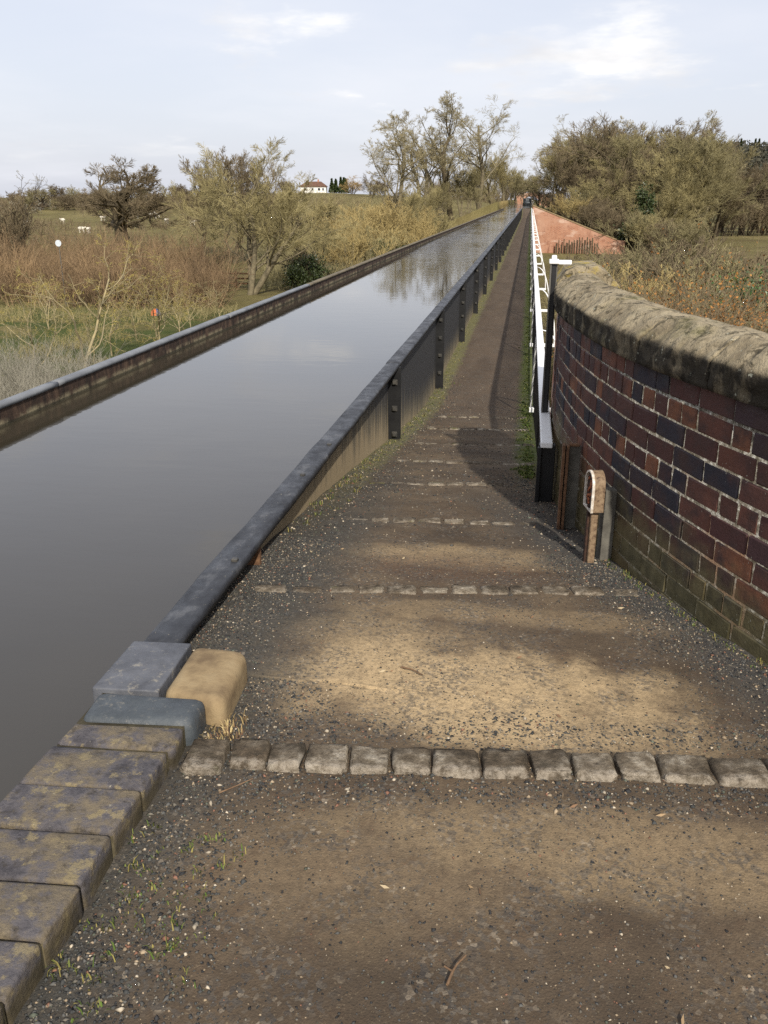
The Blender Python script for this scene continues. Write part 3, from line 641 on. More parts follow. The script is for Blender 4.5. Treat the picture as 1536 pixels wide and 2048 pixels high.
me_ = bpy.data.meshes.new('brickwork'); me_.from_pydata(ev, [], ef); o = link('brickwork', me_, BRICK, pw); o['kind'] = 'stuff'
# mortar core, recessed
ss = np.linspace(.02, WL - .005, 80); V = []
for s in ss:
    x, y, tx, ty, nx_, ny_ = wall_at(s); 
    for off, z in ((-.0055, -1.2), (-.0055, ZT + .004), (-.33, ZT + .004), (-.33, -1.2)): V.append((x + nx_ * off, y + ny_ * off, z))
F_ = []
for i in range(len(ss) - 1):
    for e_ in range(4): F_.append((4 * i + e_, 4 * i + (e_ + 1) % 4, 4 * i + 4 + (e_ + 1) % 4, 4 * i + 4 + e_))
F_ += [(3, 2, 1, 0), tuple(4 * (len(ss) - 1) + e_ for e_ in range(4))]
link('mortar_core', np_mesh('mortar_core', V, F_), MORTW, pw)
# coping stones swept along the curve
prof0 = [(.036, .852), (.041, .91), (.042, .966), (.032, .980), (.000, 1.008), (-.035, 1.034), (-.07, 1.056), (-.10, 1.062), (-.16, 1.064), (-.225, 1.060), (-.27, 1.030), (-.325, .985), (-.352, .955), (-.356, .90), (-.350, .852), (-.15, .851)]
prof = []
for i_, (a_, b_) in enumerate(zip(prof0, prof0[1:] + prof0[:1])):
    nn_ = 1 if a_[1] < .853 and b_[1] < .853 else 3
    for t_ in range(nn_): prof.append((a_[0] + (b_[0] - a_[0]) * t_ / nn_, a_[1] + (b_[1] - a_[1]) * t_ / nn_))
def coping_stone(sa, sb, seed, lift=0.0, scale=1.0):
    n = 41; t = np.concatenate([[0, .008], np.linspace(.025, .975, n - 4), [.992, 1]]); V = np.zeros((n, len(prof), 3)); np_ = len(prof)
    for i in range(n):
        s = sa + (sb - sa) * t[i]; x, y, tx, ty, nx_, ny_ = wall_at(s); e = 1 - 0.03 * (abs(t[i] - .5) > .495) - .010 * (abs(t[i] - .5) > .485)
        for j, (o_, z) in enumerate(prof):
            oo = (o_ + .16) * e * scale - .16; zz_ = .852 + (z - .852) * e * scale + lift
            dn = 0.022 * (vnoise(s * 9 + seed * 3.1, o_ * 16 + z * 14, seed) - .5) + 0.013 * (vnoise(s * 26, o_ * 40 + z * 30, seed + 3) - .5) + 0.009 * (vnoise(s * 62 + o_ * 30, o_ * 90 + z * 70, seed + 5) - .5)
            if z < .853: dn *= 0.2; zz_ = z + lift * .3
            V[i, j] = (x + nx_ * (oo + dn), y + ny_ * (oo + dn), zz_ + dn * .7 * (z > .95))
    id_ = np.arange(n * np_).reshape(n, np_); F_ = []
    for i in range(n - 1):
        for j in range(np_): F_.append((id_[i, j], id_[i + 1, j], id_[i + 1, (j + 1) % np_], id_[i, (j + 1) % np_]))
    me = np_mesh('coping_stone', V.reshape(-1, 3), F_); bm = bmesh.new(); bm.from_mesh(me); bm.verts.ensure_lookup_table()
    bm.faces.new([bm.verts[i] for i in id_[0]]); bm.faces.new([bm.verts[i] for i in id_[-1][::-1]]); bmesh.ops.recalc_face_normals(bm, faces=bm.faces)
    bm.to_mesh(me); bm.free()
    for p in me.polygons: p.use_smooth = len(p.vertices) == 4
    return link('coping_stone', me, SANDST, pw)
cuts = [s_of_y(v_) for v_ in (0.92, 1.35, 1.9, 2.45, 2.98, 3.46, 4.02, 4.66, 5.30, 5.86)] + [WL - 0.15]
for i in range(len(cuts) - 1): coping_stone(cuts[i] + .004, cuts[i + 1] - .004, 60 + i, random.uniform(-.006, .006))
# broad end stone on the pier where the wall stops
bm = bmesh.new(); pts_ = [(.205, .855), (.205, .99), (.265, 1.075), (.34, 1.105), (.48, 1.108), (.56, 1.062), (.645, .965), (.66, .855)]
nn = len(pts_); secs = []
for y, e in ((6.31, .97), (6.35, 1), (6.5, 1.0), (6.72, 1.0), (6.88, .98), (6.92, .94)):
    secs.append([bm.verts.new((.43 + (x - .43) * e + .012 * (vnoise(x * 20, y * 15, 5) - .5), y, .855 + (z - .855) * e + .014 * (vnoise(x * 17, y * 13, 8) - .5) * (z > .9))) for x, z in pts_])
for a_, b_ in zip(secs[:-1], secs[1:]):
    for j in range(nn): bm.faces.new((a_[j], b_[j], b_[(j + 1) % nn], a_[(j + 1) % nn]))
bm.faces.new(secs[0]); bm.faces.new(secs[-1][::-1]); bmesh.ops.recalc_face_normals(bm, faces=bm.faces)
o = link('end_stone', bm_mesh('end_stone', bm), SANDST, pw); o['label'] = 'broad bevelled end stone with yellow lichen'
box('end_pier', (.245, 6.42, -3.5), (.62, 6.9, .853), REDB, pw)

# ------------------------------------------------------------------ milepost, rusty channel, concrete post
m = Mat('milepost_paint', 0.7, 0.35); v = m.world()
c = m.ramp(m.noise(v, 45, 6, 0.7), [(0.35, (0.075, 0.045, 0.028)), (0.50, (0.20, 0.135, 0.08)), (0.75, (0.31, 0.23, 0.145))]); m.col(c); m.bump(m.noise(v, 90, 4), 0.5, 0.003); MILE = m.m
DARKR = simple('dark_rusted_face', (0.020, 0.014, 0.012), (0.07, 0.035, 0.022), 40, 0.8, 0.5, 90, 0.003)
RIM = simple('chipped_white_rim', (0.35, 0.28, 0.20), (0.75, 0.72, 0.66), 50, 0.6)
FIG = simple('rust_red_figures', (0.16, 0.045, 0.022), (0.34, 0.12, 0.05), 60, 0.8)
mp = tag(empty('milepost', (0.388, 4.125, -0.125), R(12)), 'small rusty cast iron milepost with arched head by the brick wall', 'milepost')
bm = bmesh.new(); bm_box(bm, (-.017, -.034, -.1), (.017, .034, .26), .003); link('stem', bm_mesh('stem', bm), MILE, mp)
box('stem_web', (-.030, -.012, -.1), (-.016, .012, .25), DARKR, mp, .002)
def arch(w_, h_, n=10):
    r_ = w_ / 2; p_ = [(-r_, 0), (r_, 0)] + [(r_ * math.cos(a_), h_ - r_ + r_ * math.sin(a_)) for a_ in np.linspace(0, math.pi, n)]; return p_
def arch_slab(name, w_, h_, x0, x1, z0, mat, par, hole=None):
    bm = bmesh.new(); o_ = arch(w_, h_); a_ = [bm.verts.new((x0, y, z0 + z)) for y, z in o_]; b_ = [bm.verts.new((x1, y, z0 + z)) for y, z in o_]; n = len(o_)
    for i in range(n): bm.faces.new((a_[i], a_[(i + 1) % n], b_[(i + 1) % n], b_[i]))
    if hole:
        i_ = [(y * (w_ - 2 * hole) / w_, hole + z * (h_ - 2 * hole) / h_) for y, z in o_]
        a2 = [bm.verts.new((x0, y, z0 + z)) for y, z in i_]; b2 = [bm.verts.new((x1, y, z0 + z)) for y, z in i_]
        for i in range(n):
            k_ = (i + 1) % n; bm.faces.new((a_[i], a2[i], a2[k_], a_[k_])); bm.faces.new((b_[i], b_[k_], b2[k_], b2[i])); bm.faces.new((a2[i], b2[i], b2[k_], a2[k_]))
    else: bm.faces.new(a_[::-1]); bm.faces.new(b_)
    bmesh.ops.recalc_face_normals(bm, faces=bm.faces); return link(name, bm_mesh(name, bm), mat, par)
hd = arch_slab('head', .132, .195, -.022, .030, .232, MILE, mp); arch_slab('rim', .135, .198, -.034, -.0215, .2305, RIM, hd, .008)
arch_slab('panel', .112, .175, -.0235, -.0215, .242, DARKR, hd)
r2 = random.Random(5)
for i in range(11):
    yy, zz_ = r2.uniform(-.030, .028), .268 + i * .0115; bm = bmesh.new(); bm_box(bm, (-.030, -r2.uniform(.006, .016), -.006), (-.022, r2.uniform(.006, .016), .006), .002)
    o = link('raised_mark', bm_mesh('raised_mark', bm), FIG, hd); o.location = (0, yy, zz_); o.rotation_euler = (r2.uniform(-1.2, 1.2), 0, 0)
CONC = simple('grey_concrete', (0.075, 0.070, 0.060), (0.16, 0.15, 0.125), 12, 0.95, 0.6, 50, 0.006)
cpst = prism('concrete_post', [(-.028, -.03), (.032, -.03), (.032, .03), (-.028, .03)], -.1, .31, CONC, None, .004); cpst.location = (.462, 4.178, -.115); cpst.rotation_euler = (0, 0, R(15))
tag(cpst, 'short square grey concrete post behind the milepost', 'post')
ch = tag(empty('rusty_channel', (.262, 4.775, -.22)), 'upright rusty steel channel standing against the end of the brick wall', 'steel channel')
box('flange', (-.012, -.045, -.1), (.004, .012, .475), RUST, ch, .002); box('flange', (.010, -.040, -.1), (.026, .010, .47), RUST, ch, .002); box('web', (.004, .004, -.1), (.092, .020, .462), CONC, ch, .002); box('top_lip', (.022, -.012, .462), (.082, .016, .476), RUST, ch, .002)

# ------------------------------------------------------------------ loose stones on the path (real chips)
m = Mat('gravel_chips', 0.95, 0.12); at = m.n('ShaderNodeVertexColor'); at.layer_name = 'tint'; m.col(at.outputs[0]); CHIPS = m.m
def chips(name, X, Y, S, pal, wts, lab):
    n = len(X); base = np.array([(1, 0, 0), (0, 1, 0), (-1, 0, 0), (0, -1, 0), (0, 0, .62), (0, 0, -.5)]); base = base + 0
    Vv = base[None] * (1 + rng.uniform(-.45, .45, (n, 6, 1))) + rng.uniform(-.18, .18, (n, 6, 3)); Vv *= S[:, None, None]
    a_ = rng.uniform(0, 6.28, n); ca, sa = np.cos(a_), np.sin(a_); st_ = rng.uniform(.65, 1.5, n)
    vx_ = Vv[:, :, 0] * st_[:, None]; vy_ = Vv[:, :, 1]
    Vx = vx_ * ca[:, None] - vy_ * sa[:, None] + X[:, None]; Vy = vx_ * sa[:, None] + vy_ * ca[:, None] + Y[:, None]
    Vz = Vv[:, :, 2] + (path_h(X, Y) + S * 0.12)[:, None]
    f8 = np.array([(0, 1, 4), (1, 2, 4), (2, 3, 4), (3, 0, 4), (1, 0, 5), (2, 1, 5), (3, 2, 5), (0, 3, 5)])
    Fq = (f8[None] + (np.arange(n) * 6)[:, None, None]).reshape(-1, 3)
    me = np_mesh(name, np.stack([Vx, Vy, Vz], -1).reshape(-1, 3), Fq)
    ci = rng.choice(len(pal), n, p=np.array(wts) / sum(wts)); cc = np.array(pal)[ci] * rng.uniform(.7, 1.25, (n, 1)); colour_attr(me, np.repeat(cc, 6, axis=0))
    return tag(link(name, me, CHIPS), lab, 'gravel', kind='stuff')
PAL = [(.055, .056, .054), (.090, .088, .082), (.036, .036, .037), (.15, .135, .11), (.29, .225, .15), (.43, .37, .28), (.20, .105, .07), (.10, .11, .085)]
def scatter(n, y0, y1, dens):
    Y = y0 + (y1 - y0) * rng.random(n * 3); lo = np.where(Y < 2.56, -.93, -1.265); hi = np.where(Y < 6.0, wall_x(Y) - .01, .13)
    hi = np.minimum(hi, 0.62 * Y + .42); X = lo + (hi - lo) * rng.random(n * 3); keep = rng.random(n * 3) < dens(X, Y); return X[keep][:n], Y[keep][:n]
def dens(X, Y):
    lo = np.where(Y < 2.56, -.93, -1.265); d = X - lo; left = np.exp(-(d / (.30 + .1 * fbm(Y * 2, Y * 0, 3))) ** 2)
    right = np.exp(-((wall_x(Y) - X) / .30) ** 2) * (Y > 2.2) * (Y < 6.5); behind = np.exp(-((Y - 2.24 - .118 * (X + .9)) / .10) ** 2) * .35
    front = np.exp(-((Y - 1.93 - .118 * (X + .9)) / .09) ** 2) * .45
    return np.clip(.13 + .95 * left + .8 * right + behind + front + .16 * sst(.03, .14, fbm(X * 3, Y * 3, 77)), 0, 1) * np.where(Y > 6.5, .6, 1)
X, Y = scatter(40000, 0.7, 4.2, dens); chips('path_gravel', X, Y, np.minimum(rng.gamma(2.2, .00085, len(X)) + .0017, .0080) * np.where(dens(X, Y) < .35, .68, 1), PAL, [30, 20, 20, 14, 7, 3.2, 3.4, 4], 'loose dark grey stone chippings strewn over the near towpath')
X, Y = scatter(11000, 4.2, 14.0, dens); chips('path_gravel', X, Y, np.minimum(rng.gamma(2.2, .0011, len(X)) + .0030, .011), PAL, [28, 18, 16, 14, 8, 4.5, 4, 6], 'loose chippings and pale grit on the lower ramp')

# ------------------------------------------------------------------ trees
def grow(P0, D0, L, R0, R1, n, wander, trop, r):
    N = len(P0); pts = np.zeros((N, n + 1, 3)); pts[:, 0] = P0; d = D0.copy()
    for i in range(n):
        d = d + r.normal(0, wander, (N, 3)); d[:, 2] += trop; d /= np.linalg.norm(d, axis=1, keepdims=True); pts[:, i + 1] = pts[:, i] + d * (L / n)[:, None]
    t = np.linspace(0, 1, n + 1)[None]; return pts, R0[:, None] * (1 - t) + R1[:, None] * t
def kids(pts, rad, L, mcount, t0, t1, a0, a1, lr, rr, r, shape=0.45, rmin=.004):
    N, n1, _ = pts.shape; n = n1 - 1; cnt = np.full(N, mcount) if np.isscalar(mcount) else mcount; par = np.repeat(np.arange(N), cnt); Kk = len(par)
    t = t0 + (t1 - t0) * r.random(Kk) ** 0.8; f = t * n; i = np.minimum(f.astype(int), n - 1); u = (f - i)[:, None]
    P = pts[par, i] * (1 - u) + pts[par, i + 1] * u; T = pts[par, i + 1] - pts[par, i]; T /= np.linalg.norm(T, axis=1, keepdims=True) + 1e-9
    rp = rad[par, i] * (1 - u[:, 0]) + rad[par, i + 1] * u[:, 0]
    q = r.normal(0, 1, (Kk, 3)); q -= T * (q * T).sum(1, keepdims=True); q /= np.linalg.norm(q, axis=1, keepdims=True) + 1e-9
    a = np.radians(r.uniform(a0, a1, Kk))[:, None]; D = T * np.cos(a) + q * np.sin(a)
    Lc = L[par] * lr * (1 - shape * t) * r.uniform(.7, 1.25, Kk); return P, D, Lc, np.maximum(rp * rr * r.uniform(.7, 1, Kk), rmin)
def tree_mesh(key, seed, H, r0, stems, levels, wander0=.06, trop0=.05, lean=(0, 0), L0=.5, spread0=8, kk=7, rtip=.006, split=1):
    """returns (trunk mesh, crown mesh); levels: (m, t0, t1, a0, a1, lr, rr, n, wander, trop, k)"""
    r = np.random.default_rng(seed); N = stems
    P = np.stack([r.normal(0, .12 * (stems > 1) * stems ** .5, N), r.normal(0, .12 * (stems > 1) * stems ** .5, N), np.full(N, -.3)], -1)
    a = r.uniform(0, 6.28, N); s = np.radians(r.uniform(.2, 1, N) * spread0)
    D = np.stack([np.cos(a) * np.sin(s) + lean[0], np.sin(a) * np.sin(s) + lean[1], np.cos(s)], -1); D /= np.linalg.norm(D, axis=1, keepdims=True)
    L = np.full(N, H * L0) * r.uniform(.85, 1.1, N); R0_ = np.full(N, r0) * r.uniform(.75, 1.1, N)
    pts, rad = grow(P, D, L, R0_, R0_ * .45, 8, wander0, trop0, r); out = [[], []]; out[0].append(tubes(pts, rad, kk))
    for li, (mm, t0, t1, a0, a1, lr, rr, n, wd, tp, k) in enumerate(levels):
        P, D, Lc, Rc = kids(pts, rad, L, mm, t0, t1, a0, a1, lr, rr, r, rmin=rtip)
        pts, rad = grow(P, D, Lc, Rc, np.maximum(Rc * .3, rtip * .6), n, wd, tp, r); L = Lc; out[0 if li < split else 1].append(tubes(pts, rad, k))
    res = []; ms = [merge(o_) for o_ in out if o_]; f_ = H / np.percentile(np.concatenate([V[:, 2] for V, _ in ms]), 99.7)
    for (V, Fq), nm in zip(ms, ('trunk', 'crown')): res.append(np_mesh(nm, V * f_, Fq, nm == 'trunk'))
    return res + [H]
#            m   t0   t1   a0  a1   lr   rr   n  wand trop k
OAK = [(12, .42, 1.0, 35, 85, 1.1, .6, 8, .19, .02, 6), (9, .25, 1, 25, 70, .52, .6, 6, .17, .03, 4), (9, .2, 1, 22, 62, .50, .55, 4, .16, .03, 3), (8, .15, 1, 15, 48, .95, .6, 2, .12, .03, 3)]
ASH = [(12, .32, 1.0, 25, 62, .66, .55, 8, .17, .05, 5), (9, .25, 1, 25, 65, .48, .55, 5, .18, .03, 4), (10, .2, 1, 25, 65, .42, .55, 4, .18, .04, 3), (6, .15, 1, 15, 48, .80, .55, 2, .14, .07, 3)]
WIL = [(11, .25, 1.0, 20, 62, .85, .5, 7, .13, .03, 5), (10, .25, 1, 20, 60, .50, .5, 5, .14, .04, 3), (9, .2, 1, 18, 52, .55, .5, 3, .13, .04, 3), (5, .15, 1, 10, 38, .85, .6, 2, .10, .06, 3)]
THK = [(12, .2, 1.0, 18, 50, .70, .5, 6, .12, .06, 4), (9, .2, 1, 18, 50, .52, .5, 4, .13, .06, 3), (9, .2, 1, 16, 46, .55, .5, 3, .12, .06, 3), (4, .15, 1, 10, 38, .85, .6, 2, .10, .07, 3)]
YNG = [(9, .10, 1.0, 30, 70, .80, .78, 8, .17, .04, 5), (6, .25, 1, 30, 75, .48, .68, 6, .22, .02, 4), (5, .2, 1, 35, 80, .42, .6, 4, .26, .01, 3), (2, .15, 1, 30, 80, .5, .7, 2, .24, .0, 3)]
SHB = [(9, .2, 1.0, 15, 45, .60, .55, 5, .12, .05, 3), (7, .2, 1, 18, 50, .50, .6, 3, .13, .05, 3), (5, .15, 1, 18, 50, .5, .7, 2, .13, .04, 3)]
T = {}
T['oak'] = [tree_mesh('oak', 11 + i, 13, .48, 1, OAK, .05, .03, L0=.42, rtip=.0125) for i in range(1)]
T['oakbig'] = [tree_mesh('oakbig', 15, 17, .5, 1, OAK, .05, .04, L0=.5, rtip=.017)]
T['ash'] = [tree_mesh('ash', 21, 20, .30, 1, ASH, .09, .05, L0=.68, rtip=.0125), tree_mesh('ash', 22, 20, .36, 2, [(7,) + ASH[0][1:]] + ASH[1:], .10, .05, L0=.62, spread0=16, rtip=.0125), tree_mesh('ash', 25, 20, .36, 1, ASH, .12, .10, lean=(-.62, .1), L0=.66, rtip=.0125), tree_mesh('ash', 28, 20, .42, 1, ASH, .16, .06, L0=.7, rtip=.0125)]
T['willow'] = [tree_mesh('willow', 31 + i, 13, .30, 3, WIL, .08, .04, L0=.62, spread0=28, rtip=.0115) for i in range(1)]
T['thick'] = [tree_mesh('thick', 41 + i, 15, .26, 3, THK, .08, .05, L0=.68, spread0=24, rtip=.0165) for i in range(2)]
T['young'] = [tree_mesh('young', 53 + i, 7.5, .066, 1 + (i % 2), YNG, .17, .04, L0=.72, spread0=18, lean=(.16 - .2 * i, .05), rtip=.0095, split=2) for i in range(4)]
T['shrub'] = [tree_mesh('shrub', 61 + i, 4.6, .05, 12, SHB, .10, .05, L0=.72, spread0=38, rtip=.011, split=0) for i in range(3)]
def plant(name, kind, var, x, y, sc_, rz, bark, twig, label, cat, group=None, dz=0.0, sx=1.0, top=None, px=None):
    tm, cm, H0 = T[kind][var % len(T[kind])]; gz = float(ground_z(x, y)) + dz; e = empty(name, (x, y, gz), rz)
    if top is not None: sc_ = (TOPZ(px, top, y) - gz) / H0
    e.scale = (sc_ * sx, sc_ * sx, sc_)
    for nm, me, mt in (('trunk', tm, BARK[bark]), ('crown', cm, TWIG[twig])):
        o = bpy.data.objects.new(nm, me); COL.objects.link(o); o.parent = e
        if not me.materials: me.materials.append(mt)
        o.material_slots[0].link = 'OBJECT'; o.material_slots[0].material = mt
    return tag(e, label, cat, group)
def view_ray(px, py):
    dv = np.array([math.cos(R(PITCH)) * -math.sin(R(YAW)), math.cos(R(PITCH)) * math.cos(R(YAW)), -math.sin(R(PITCH))]) * 1725 + np.array([math.cos(R(YAW)), math.sin(R(YAW)), 0]) * (px - 768)
    up = np.array([-math.sin(R(PITCH)) * math.sin(R(YAW)), math.sin(R(PITCH)) * math.cos(R(YAW)), math.cos(R(PITCH))]); dv = dv + up * (1024 - py); return dv / dv[1]
def TOPZ(px, py, y): return CAMZ + view_ray(px, py)[2] * y
def PX(px, y): return y * math.tan(math.atan((px - 768) / 1836.0) - R(YAW))

# left valley
def grove(name, rows, cat, group=None, **kw):
    """rows: (px, distance, top row, kind, variant, bark, twig, label)"""
    for i, (px, y, top, kd, v_, bk, tw, lab) in enumerate(rows):
        plant(name, kd, v_, PX(px, y), y, 1, i * 2.3 + .5, bk, tw, lab, cat, group, top=top, px=px, **kw)
YL = 'yellow lichened young trees below the trough'
grove('young_tree', [(122, 38, 474, 'young', 0, 'lichen', 'lichen', 'tallest young lichened tree with pale leaning trunk above the grass'), (292, 46, 500, 'young', 1, 'lichen', 'lichen', 'forked young lichened tree beside the small tent'),
  (190, 44, 585, 'young', 2, 'lichen', 'lichen', 'short young tree with yellow lichen in front of the grass'), (362, 52, 555, 'young', 3, 'lichen', 'lichen', 'thin young tree with yellow lichen nearest the rail fence'),
  (16, 40, 560, 'young', 3, 'lichen', 'lichen', 'slim young lichened tree at the edge of the reddish thicket'), (60, 52, 540, 'young', 1, 'lichen', 'lichen', 'slim young lichened tree at the edge of the reddish thicket'), (150, 42, 620, 'young', 3, 'lichen', 'lichen', 'slim young lichened tree at the edge of the reddish thicket'), (245, 50, 560, 'young', 0, 'lichen', 'lichen', 'slim young lichened tree at the edge of the reddish thicket'), (330, 47, 585, 'young', 2, 'lichen', 'lichen', 'slim young lichened tree at the edge of the reddish thicket'), (425, 58, 560, 'young', 2, 'lichen', 'willow', 'slim young lichened tree at the edge of the reddish thicket')], 'tree', YL, sx=1.25)
grove('oak_tree', [(238, 126, 320, 'oak', 0, 'oak', 'oak', 'broad rounded bare oak standing before the sheep field')], 'tree', sx=1.5)
grove('willow_tree', [(490, 75, 284, 'willow', 0, 'ash', 'willow', 'large many stemmed yellowish willow rising beyond the canal')], 'tree', sx=1.22)
grove('dense_tree', [(398, 122, 335, 'thick', 1, 'ash', 'willow', 'dense bare tree behind the left of the big willow'), (458, 112, 300, 'thick', 2, 'ash', 'brown', 'dense brownish tree directly behind the big willow')], 'tree')
grove('ash_tree', [(548, 118, 290, 'ash', 0, 'ash', 'ash', 'slim bare tree rising behind the right of the big willow')], 'tree')
grove('hawthorn_tree', [(0, 92, 340, 'young', 0, 'dark', 'grey', 'pale grey twiggy hawthorn left of the oak'), (-14, 84, 385, 'shrub', 1, 'dark', 'oak', 'dark bush under the pale grey hawthorn'), (644, 172, 408, 'oak', 1, 'dark', 'oak', 'small dark forked tree on the slope below the white house')], 'tree')
SG = 'straw coloured shrubs beside the canal'; SL = 'straw coloured bushy shrub with upright twigs beside the canal'
grove('catkin_shrub', [(690, 104, 412, 'shrub', 0, 'ash', 'tan', SL), (735, 112, 398, 'shrub', 1, 'ash', 'tan', SL), (775, 116, 402, 'shrub', 2, 'ash', 'tan', SL), (650, 96, 445, 'shrub', 1, 'ash', 'willow', SL), (822, 122, 412, 'shrub', 0, 'ash', 'tan', SL), (600, 84, 490, 'shrub', 2, 'ash', 'brown', 'low brown shrub beside the dark ivy bush'), (862, 128, 418, 'shrub', 1, 'ash', 'willow', SL), (712, 92, 455, 'shrub', 2, 'ash', 'tan', SL), (800, 104, 448, 'shrub', 1, 'ash', 'tan', SL), (750, 98, 450, 'shrub', 0, 'ash', 'willow', SL), (845, 112, 440, 'shrub', 2, 'ash', 'tan', SL)], 'shrub', SG, sx=1.15)
grove('tall_tree', [(806, 140, 235, 'ash', 2, 'ash', 'ash', 'tall bare tree with its trunk leaning away from the canal'), (842, 146, 226, 'ash', 1, 'ash', 'ash', 'tall twin stemmed bare tree beside the leaning one'), (905, 150, 186, 'ash', 3, 'oak', 'ash', 'tallest dark twisted bare tree on the far left bank'), (958, 158, 188, 'ash', 0, 'ash', 'ash', 'tall straight trunked bare tree on the bank nearest the far canal'), (880, 156, 222, 'ash', 1, 'ash', 'ash', 'slender bare tree between the twin stemmed and the tallest tree')], 'tree', sx=1.25)
BG = 'bushy trees on the far left bank'; BL = 'bushy olive bare tree on the far left canal bank'
grove('bank_tree', [(858, 134, 372, 'thick', 0, 'ash', 'willow', 'drooping yellowish bush under the tall bare trees'), (885, 146, 360, 'thick', 1, 'ash', 'olive', BL), (925, 160, 335, 'thick', 2, 'ash', 'olive', BL), (985, 172, 306, 'thick', 0, 'ash', 'willow', BL), (1008, 190, 318, 'thick', 1, 'ash', 'willow', BL), (958, 180, 330, 'thick', 2, 'ash', 'olive', BL), (1024, 215, 336, 'thick', 0, 'ash', 'olive', BL), (805, 165, 380, 'thick', 1, 'ash', 'brown', 'low brown bush behind the leaning tall tree'), (1036, 250, 352, 'thick', 2, 'ash', 'brown', BL), (1046, 285, 360, 'thick', 1, 'ash', 'brown', BL), (940, 150, 372, 'thick', 2, 'ash', 'olive', BL), (1052, 340, 352, 'thick', 0, 'ash', 'brown', BL), (1066, 360, 356, 'thick', 1, 'ash', 'brown', 'brown bare tree closing the view behind the arched bridge')], 'tree', BG)
WG = 'trees massed beyond the far abutment'
OL, WI, TA, OK = 'olive twigged dense tree in the wood beyond the red abutment wall', 'yellowish dense tree in the wood beyond the red abutment wall', 'tall pale ash rising above the wood beyond the red abutment', 'spreading dark limbed oak in the wood beyond the red abutment'
grove('woodland_tree', [(1088, 225, 345, 'thick', 2, 'ash', 'olive', OL), (1105, 205, 305, 'thick', 0, 'ash', 'olive', OL), (1132, 184, 276, 'thick', 1, 'ash', 'willow', WI), (1168, 196, 230, 'ash', 0, 'ash', 'ash', TA), (1188, 176, 262, 'thick', 2, 'ash', 'olive', OL), (1232, 190, 250, 'thick', 0, 'oak', 'brown', 'brown twigged dense tree among the olive ones of the wood'), (1264, 172, 238, 'oakbig', 0, 'oak', 'oak', OK), (1300, 182, 256, 'thick', 1, 'ash', 'willow', WI), (1215, 186, 236, 'ash', 3, 'oak', 'ash', TA), (1375, 184, 248, 'ash', 0, 'ash', 'ash', TA), (1120, 192, 268, 'ash', 3, 'ash', 'ash', TA), (1338, 178, 222, 'ash', 1, 'ash', 'ash', TA), (1352, 170, 262, 'thick', 2, 'ash', 'olive', OL), (1395, 176, 268, 'thick', 0, 'ash', 'olive', OL), (1432, 186, 312, 'thick', 1, 'oak', 'brown', 'lower brown tree at the field end of the wood'),
  (1212, 162, 320, 'willow', 1, 'ash', 'willow', WI), (1312, 158, 335, 'willow', 0, 'ash', 'willow', WI), (1378, 162, 330, 'willow', 1, 'ash', 'olive', OL), (1150, 164, 330, 'thick', 0, 'oak', 'brown', 'low brown tree behind the top of the red wing wall'), (1412, 168, 348, 'thick', 2, 'ash', 'olive', OL), (1330, 166, 300, 'thick', 0, 'ash', 'willow', WI), (1200, 200, 258, 'thick', 0, 'oak', 'brown', 'brown crowned tree at the back of the wood'), (1290, 195, 236, 'oakbig', 0, 'oak', 'oak', OK)], 'tree', WG, sx=1.1)
grove('oak_tree', [(1492, 218, 318, 'oakbig', 0, 'dark', 'oak', 'dark bare oak at the far edge of the right hand field')], 'tree')
HG = 'hedge trees behind the right hand field'; HL = 'brown bare tree in the hedge behind the right hand field'
grove('hedge_tree', [(1530, 232, 342, 'thick', 0, 'dark', 'brown', HL), (1450, 240, 345, 'thick', 1, 'dark', 'brown', HL), (1562, 226, 345, 'thick', 2, 'dark', 'brown', HL), (1415, 236, 350, 'thick', 0, 'dark', 'brown', HL), (1472, 255, 352, 'thick', 2, 'dark', 'olive', HL), (1512, 258, 348, 'thick', 1, 'dark', 'brown', HL), (1440, 205, 375, 'thick', 2, 'dark', 'olive', HL), (1540, 214, 385, 'shrub', 0, 'dark', 'brown', HL), (1510, 212, 400, 'shrub', 1, 'dark', 'brown', HL), (1470, 208, 405, 'shrub', 2, 'dark', 'brown', HL)], 'tree', HG, sx=1.2)
RG = 'shrubs on the bank behind the red wall'; RL = 'brown twiggy shrub on the bank behind the red wall'
grove('bank_shrub', [(1084, 190, 374, 'shrub', 0, 'dark', 'brown', RL), (1100, 172, 382, 'shrub', 1, 'dark', 'brown', RL), (1125, 160, 392, 'shrub', 2, 'dark', 'red', 'reddish shrub on the bank behind the red wall'), (1150, 152, 388, 'shrub', 0, 'dark', 'tan', 'pale straw coloured shrub on the bank behind the red wall'), (1180, 148, 402, 'shrub', 1, 'dark', 'brown', RL), (1205, 146, 408, 'shrub', 2, 'dark', 'brown', RL), (1230, 145, 416, 'shrub', 0, 'dark', 'brown', RL), (1255, 143.5, 424, 'shrub', 1, 'dark', 'brown', RL), (1285, 140, 418, 'shrub', 2, 'dark', 'olive', 'olive shrub beyond the low end of the red wall'), (1320, 138, 428, 'shrub', 0, 'dark', 'willow', 'yellowish shrub beyond the low end of the red wall'), (1350, 132, 438, 'shrub', 1, 'dark', 'brown', RL), (1382, 128, 436, 'shrub', 2, 'dark', 'olive', 'olive shrub beyond the low end of the red wall'), (1172, 158, 378, 'shrub', 2, 'dark', 'olive', RL), (1220, 155, 388, 'shrub', 1, 'dark', 'brown', RL)], 'shrub', RG, sx=1.3)
NG = 'bushes beyond the parapet wall'
